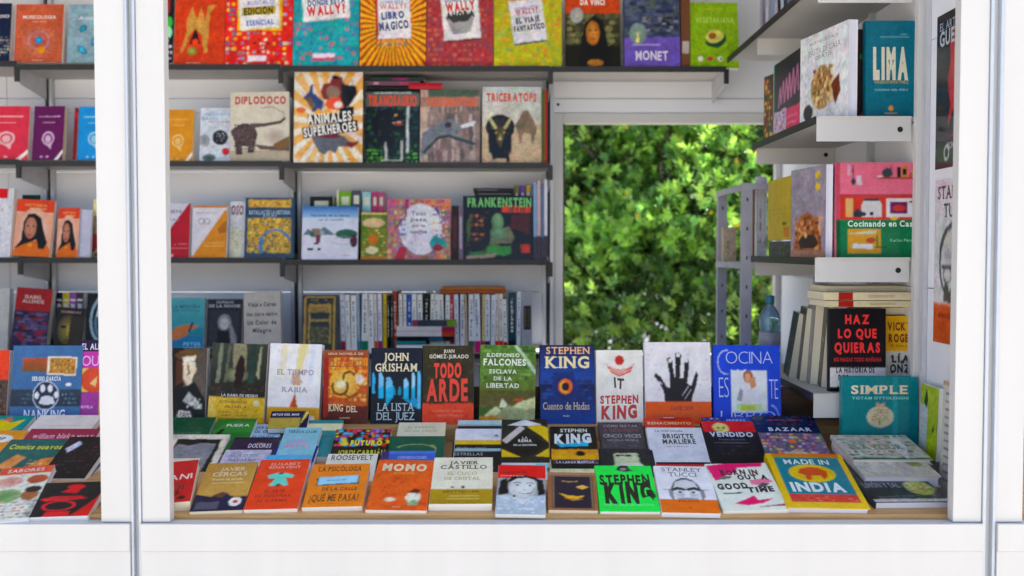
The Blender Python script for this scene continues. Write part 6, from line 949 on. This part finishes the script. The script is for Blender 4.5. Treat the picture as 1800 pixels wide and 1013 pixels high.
yb = sideface(2, (1349, 3.3), (1388, 3.03), 309, 'mustard book with small faded type standing on a grey box', 'b8a03c', [('T', 'COCINA', .4, .5, .46, .03, '8a7a2c'), ('T', 'SIN TRUCOS', .45, .43, .5, .02, '8a7a2c'), ('R', .66, .24, .84, .28, '4a5a2c'), ('R', .72, .04, .96, .2, 'b8702c')], t=.03, z0=SZ[2] + .052, hard=True, gloss=False)
sideface(2, (1351, 3.32), (1391, 3.02), 424, 'low grey and black box under the mustard book', '3c3a3c', [('N', .1, .05, .9, .9, ['5a585a', '2a282a', '706c6c', '1c1a1c'], 5, 4, 3)], t=.12, cat='box', kindname='storage_box')
sstand(3, 1459, 1557, 543, 'black self help book with tall coral capitals and a white foot', '201e22', [('R', 0, .06, 1, .29, 'dcd8d8'), ('T', 'HAZ', .5, .87, .46, .10, 'e03c3c', {'serif': True, 'bold': .05}), ('T', 'LO QUE', .5, .70, .72, .10, 'e03c3c', {'serif': True, 'bold': .05}), ('T', 'QUIERAS', .5, .53, .84, .11, 'e03c3c', {'serif': True, 'bold': .05}), ('T', 'NO HAGAS TODO MAÑANA', .5, .385, .86, .045, 'b83038', {'bold': .04}), ('T', 'LA HISTORIA DE', .46, .26, .7, .06, '2a2628', {'serif': True, 'bold': .04}), ('T', 'BOB', .25, .17, .2, .06, '2a2628', {'serif': True, 'bold': .04})], lean=2, t=.03, g=1.05, pages='cream')
sstand(3, 1545, 1616, 556, 'yellow topped book with white lower half beside the coral lettered one', 'd8a41c', [('R', 0, 0, 1, .52, 'c8c4bc'), ('N', .26, .2, 1, .48, ['3a3838', 'b8b4ac', 'd0ccc4'], 6, 4, 3, .6), ('T', 'VICKY', .52, .86, .62, .1, '6a3410', {'bold': .05}), ('T', 'ROGERS', .6, .7, .72, .1, '6a3410', {'bold': .05}), ('T', 'El dinero', .5, .6, .4, .04, '8a5a14'), ('T', 'LÍAS', .62, .42, .6, .09, '2a2628', {'bold': .05}), ('T', 'ONZA', .62, .29, .7, .1, '2a2628', {'bold': .05})], Y=YP + .07, lean=2, t=.02, g=1.05, calm=True)
# leaning books whose fore edges look at the viewer
for i, (pxb, pxt, Y, w, c, pg, ytop, t, nm) in enumerate(((1381, 1400, 3.06, .15, '1c1a1c', 'cream', 552, .026, 'leaning black covered book farthest along the low shelf'),
        (1400, 1414, 2.99, .15, '2a2a2c', 'cream', 543, .024, 'leaning dark book, second along the low shelf'), (1419, 1430, 2.91, .16, '8a8686', 'cream', 534, .030, 'leaning grey covered book with a red flash on its top'),
        (1438, 1450, 2.84, .155, '1c1c20', 'cream', 540, .026, 'leaning black and cream paperback nearest the coral lettered book'), (1455, 1459, 2.80, .15, '6a4424', 'cream', 548, .012, 'tan covered book leaning against the coral lettered one'))):
    z = SZ[3]; h = solve_h(0, Y, z, 0, 1, ytop); xb, xt = xat(pxb, Y, 690), xat(pxt, Y, 550)
    v = Vector((xt - xb, 0, h)).normalized()
    book(nm, w, h / v.z, t, [('R', .1, .1, .9, .9, c), ('N', .3, .2, .9, .7, [c, '8a8480', '4a4448'], 5, 6, i, .4)], (xb + .02, Y + w / 2, z + .001), (-.16, -1, 0), v, c, g=1.0, pages=pg, group=GI)
# lying over the leaning books
zt = EYE - .15
flat(1450, 1606, 540, 529, YP + .05, 'lower cream book with a red band lying above the coral lettered one', 'c8bc9c', 'cream', spine_out=True, bands=[('R', 0, .15, 1, .32, '9c2a24'), ('R', .3, .5, .7, .8, 'b0a484')], grp=GI, g=1.15)
flat(1447, 1604, 528, 514, YP + .05, 'upper cream book with a red band lying above the coral lettered one', 'cfc4a6', 'cream', spine_out=True, bands=[('R', 0, .17, 1, .33, 'a02c28'), ('R', .3, .5, .7, .8, 'b8ac8c')], grp=GI, g=1.15)
flat(1452, 1600, 513, 503, YP + .09, 'pale topmost book of the low side shelf pile', 'b8ac94', 'cream', grp=GI, g=1.1)
flat(1520, 1612, 553, 541, YP + .10, 'short cream book lying behind the yellow topped one', 'c8bc9a', 'cream', grp=GI, g=1.1)
# spines along the top side shelf, their backs to the middle of the stall
y = 2.80; i = 0
for th, c, nm in ((.03, '3a3a70', 'deep blue'), (.028, '20484c', 'dark teal'), (.034, '2a9a8c', 'turquoise'), (.03, '8a4a5c', 'rose brown'), (.028, '2a2028', 'near black'), (.034, '6a3c54', 'mulberry'), (.03, '9a9aa8', 'silver grey'), (.03, '5a7a98', 'steel blue'), (.034, '25243a', 'ink blue'), (.034, 'a8b4c8', 'ice blue'), (.03, '1c1c28', 'soot black'), (.036, 'b0acc4', 'pale lavender'), (.034, '7c94b0', 'dusty blue'), (.034, '8c8ca0', 'grey lilac'), (.036, 'c0bcd0', 'lilac white'), (.036, '6c6480', 'muted purple'), (.036, '9a98b4', 'soft violet grey')):
    hh = RB.uniform(.25, .31); w = .2
    book(nm + ' spine on the topmost side shelf', w, hh, th, [], (XI + .012 + w / 2, y, SZ[0] + .0005), (1, 0, 0), (0, RB.uniform(-.04, .04), 1), c, g=1.2, spine=c, spine_art=[('R', .3, .2, .6, .8, '8c8ca4'), ('R', .1, .9, .9, .92, 'c8c8d4')], group=GP)
    y += th + .003; i += 1
    if y > 3.42 and y < 3.46: y = 3.47
# back part of the rack: a few books seen through it
zr = zat(462, 3.46)
for px, Y, w, hh, c, nm in ((1282, 3.86, .05, .13, 'b0a08c', 'beige book block standing inside the metal rack'), (1330, 3.58, .03, .28, '8a6a48', 'tan book standing in the rack beside the mustard one'), (1338, 3.54, .035, .30, 'c8c8d0', 'tall white book standing in the rack beside the mustard one')):
    book(nm, w, hh, .03, [('N', 0, 0, 1, 1, [c, c, '8a8078'], 4, 6, 3, .4)], (xat(px, Y), Y, zr), (1, 0, 0), (0, 0, 1), c, g=1.1, group='books kept on the metal rack')

# ---- books propped on the side wall and posters pasted to it
GW = 'books propped against the side wall'
def wallbook(px_far, px_near, Yn, ytop, ybot, label, bgc, art, Xw, t=.012, **kw):
    Yf_ = F * Xw / (px_far - 900); Yn_ = F * Xw / (px_near - 900) if Yn is None else Yn
    z0 = zat(ybot, Yn_); z1 = zat(ytop, Yn_)
    return book(label, Yf_ - Yn_, z1 - z0, t, art, (Xw, (Yf_ + Yn_) / 2, z0), (0, -1, 0), (.03, 0, 1), bgc, group=GW, g=1.05, **kw)
wallbook(1619, 1650, None, 684, 812, 'leaning lime and grey book with dark leaf shapes', '9ab02c', [('R', 0, 0, .44, .72, 'b4bcc0'), ('R', .1, .5, .36, .51, '7a8a94'), ('R', .1, .4, .36, .41, '7a8a94'), ('R', .1, .3, .36, .31, '7a8a94'), ('P', [(.2, .76), (.34, .96), (.44, .8), (.36, .68)], '24402c'), ('P', [(.7, .4), (.8, .5), (.84, .42), (.76, .36)], '24402c'), ('N', .46, .1, .98, .95, ['a8bc34', '98ac2c', 'b4c43c'], 5, 9, 3, .5)], XR - .03)
wallbook(1656, 1688, None, 678, 880, 'tall cream book with lines of grey handwriting against the wall', 'c8c4bc', [('R', 0, .96, 1, 1, 'b89a80')] + [('R', .16, .88 - .07 * i, .8 - .1 * (i % 3), .9 - .07 * i, '7a7c88') for i in range(12)], XR - .035)
def poster(px_far, ytop, ybot, Yn, label, bgc, art):
    Xw = XR - .0025; Yf_ = F * Xw / (px_far - 900); z1 = zat(ytop, Yf_); z0 = zat(ybot, Yf_); w = Yf_ - Yn; h = z1 - z0
    t = thing('wall_poster', label, 'poster', group='posters pasted on the side wall')
    u, v, n = Vector((0, -1, 0)), Vector((0, 0, 1)), Vector((1, 0, 0))
    t.matrix_world = Matrix(((u.x, n.x, v.x, Xw), (u.y, n.y, v.y, (Yf_ + Yn) / 2), (u.z, n.z, v.z, z0), (0, 0, 0, 1)))
    sh_ = MB().box(-w / 2, w / 2, 0, .0012, 0, h).mesh('paper_sheet'); colour_mesh(sh_, hexc('d8d6d4')); link('paper_sheet', sh_, M['gloss'], t)
    for nm, sel in (('poster_print', False), ('lettering', True)):
        p = Print(w, h, 1.0); p.k = 20 if sel else 1
        if not sel: p.R(0, 0, 1, 1, bgc)
        for a in art:
            if (a[0] == 'T') != sel: continue
            kw = a[-1] if isinstance(a[-1], dict) else {}; getattr(p, a[0])(*(a[1:-1] if kw else a[1:]), **kw)
        if sel: p.v = [(x, y - .0001, z) for x, y, z in p.v]
        link(nm, p.mesh(nm) if sel else painted_sheet(p, nm, 11, .012, .2), M['ink' if sel else 'gloss'], t)
poster(1641, 31, 299, 2.40, 'dark poster with a red running figure and pale block title', '26262c', [('R', 0, .4, 1, .8, '2a2a30', '2e2a2e'), ('P', [(.3, .56), (.38, .7), (.34, .8), (.44, .84), (.5, .74), (.6, .8), (.66, .74), (.54, .66), (.56, .5), (.44, .36), (.3, .26), (.38, .4)], 'b83034'), ('E', .42, .86, .04, .025, 'b83034'), ('O', .3, .1, .07, .05, .7, 'c8c8cc'), ('R', .3, .2, .5, .21, '8a2a2c'), ('T', 'EL ARTE DE LA', .5, .92, .84, .05, 'a0a0a8', {'serif': True}), ('T', 'GUERRA', .5, .84, .84, .09, 'b8b8c0', {'serif': True, 'bold': .03}), ('T', 'SUN TZU', .5, .14, .3, .04, 'b0b0b8')])
poster(1642, 318, 600, 2.40, 'white poster with a bald head outline over an orange foot', 'ccccd2', [('R', 0, 0, 1, .245, 'c8501c'), ('E', .5, .5, .38, .24, '4a4a4e'), ('E', .52, .49, .34, .22, 'a4a4a8', 'bcbcc0'), ('R', .2, .45, .84, .48, '2a2a2e'), ('O', .36, .42, .12, .05, .8, '2a2a2e'), ('O', .68, .42, .12, .05, .8, '2a2a2e'), ('S', [(.5, .45), (.5, .38)], .04, '7a7a7e'), ('E', .52, .33, .1, .015, '5a5a5e'), ('P', [(.26, .25), (.3, .4), (.38, .36), (.42, .25)], '4a4a4e'), ('P', [(.3, .25), (.4, .32), (.7, .32), (.84, .25)], '3a3a3e'), ('T', 'STANLEY', .5, .92, .84, .075, '3a3a40', {'serif': True}), ('T', 'TUCCI', .55, .81, .6, .08, '3a3a40', {'serif': True}), ('T', 'MI VIDA A TRAVÉS DE LA COMIDA', .5, .17, .7, .03, '7a2a10')])

# ---- water bottle on the low side shelf
bt = thing('water_bottle', 'clear blue water bottle with a dark cap behind the leaning books', 'bottle', (xat(1353, 3.34, 600), 3.34, SZ[3]))
MB().lathe([(.002, .002), (.032, .002), (.035, .008), (.035, .05), (.032, .055), (.035, .06), (.035, .12), (.032, .125), (.035, .13), (.035, .16), (.028, .185), (.013, .205), (.012, .222)], (0, 0, 0), 20).add('bottle_body', M['water'], bt, smooth=True)
MB().lathe([(.0142, .212), (.0148, .215), (.0148, .236), (.012, .239)], (0, 0, 0), 16).add('bottle_cap', M['bluecap'], bt, smooth=True)
lb = MB().lathe([(.0354, .062), (.0354, .118)], (0, 0, 0), 20).mesh('bottle_label', smooth=True); link('bottle_label', lb, M['angle'], bt)
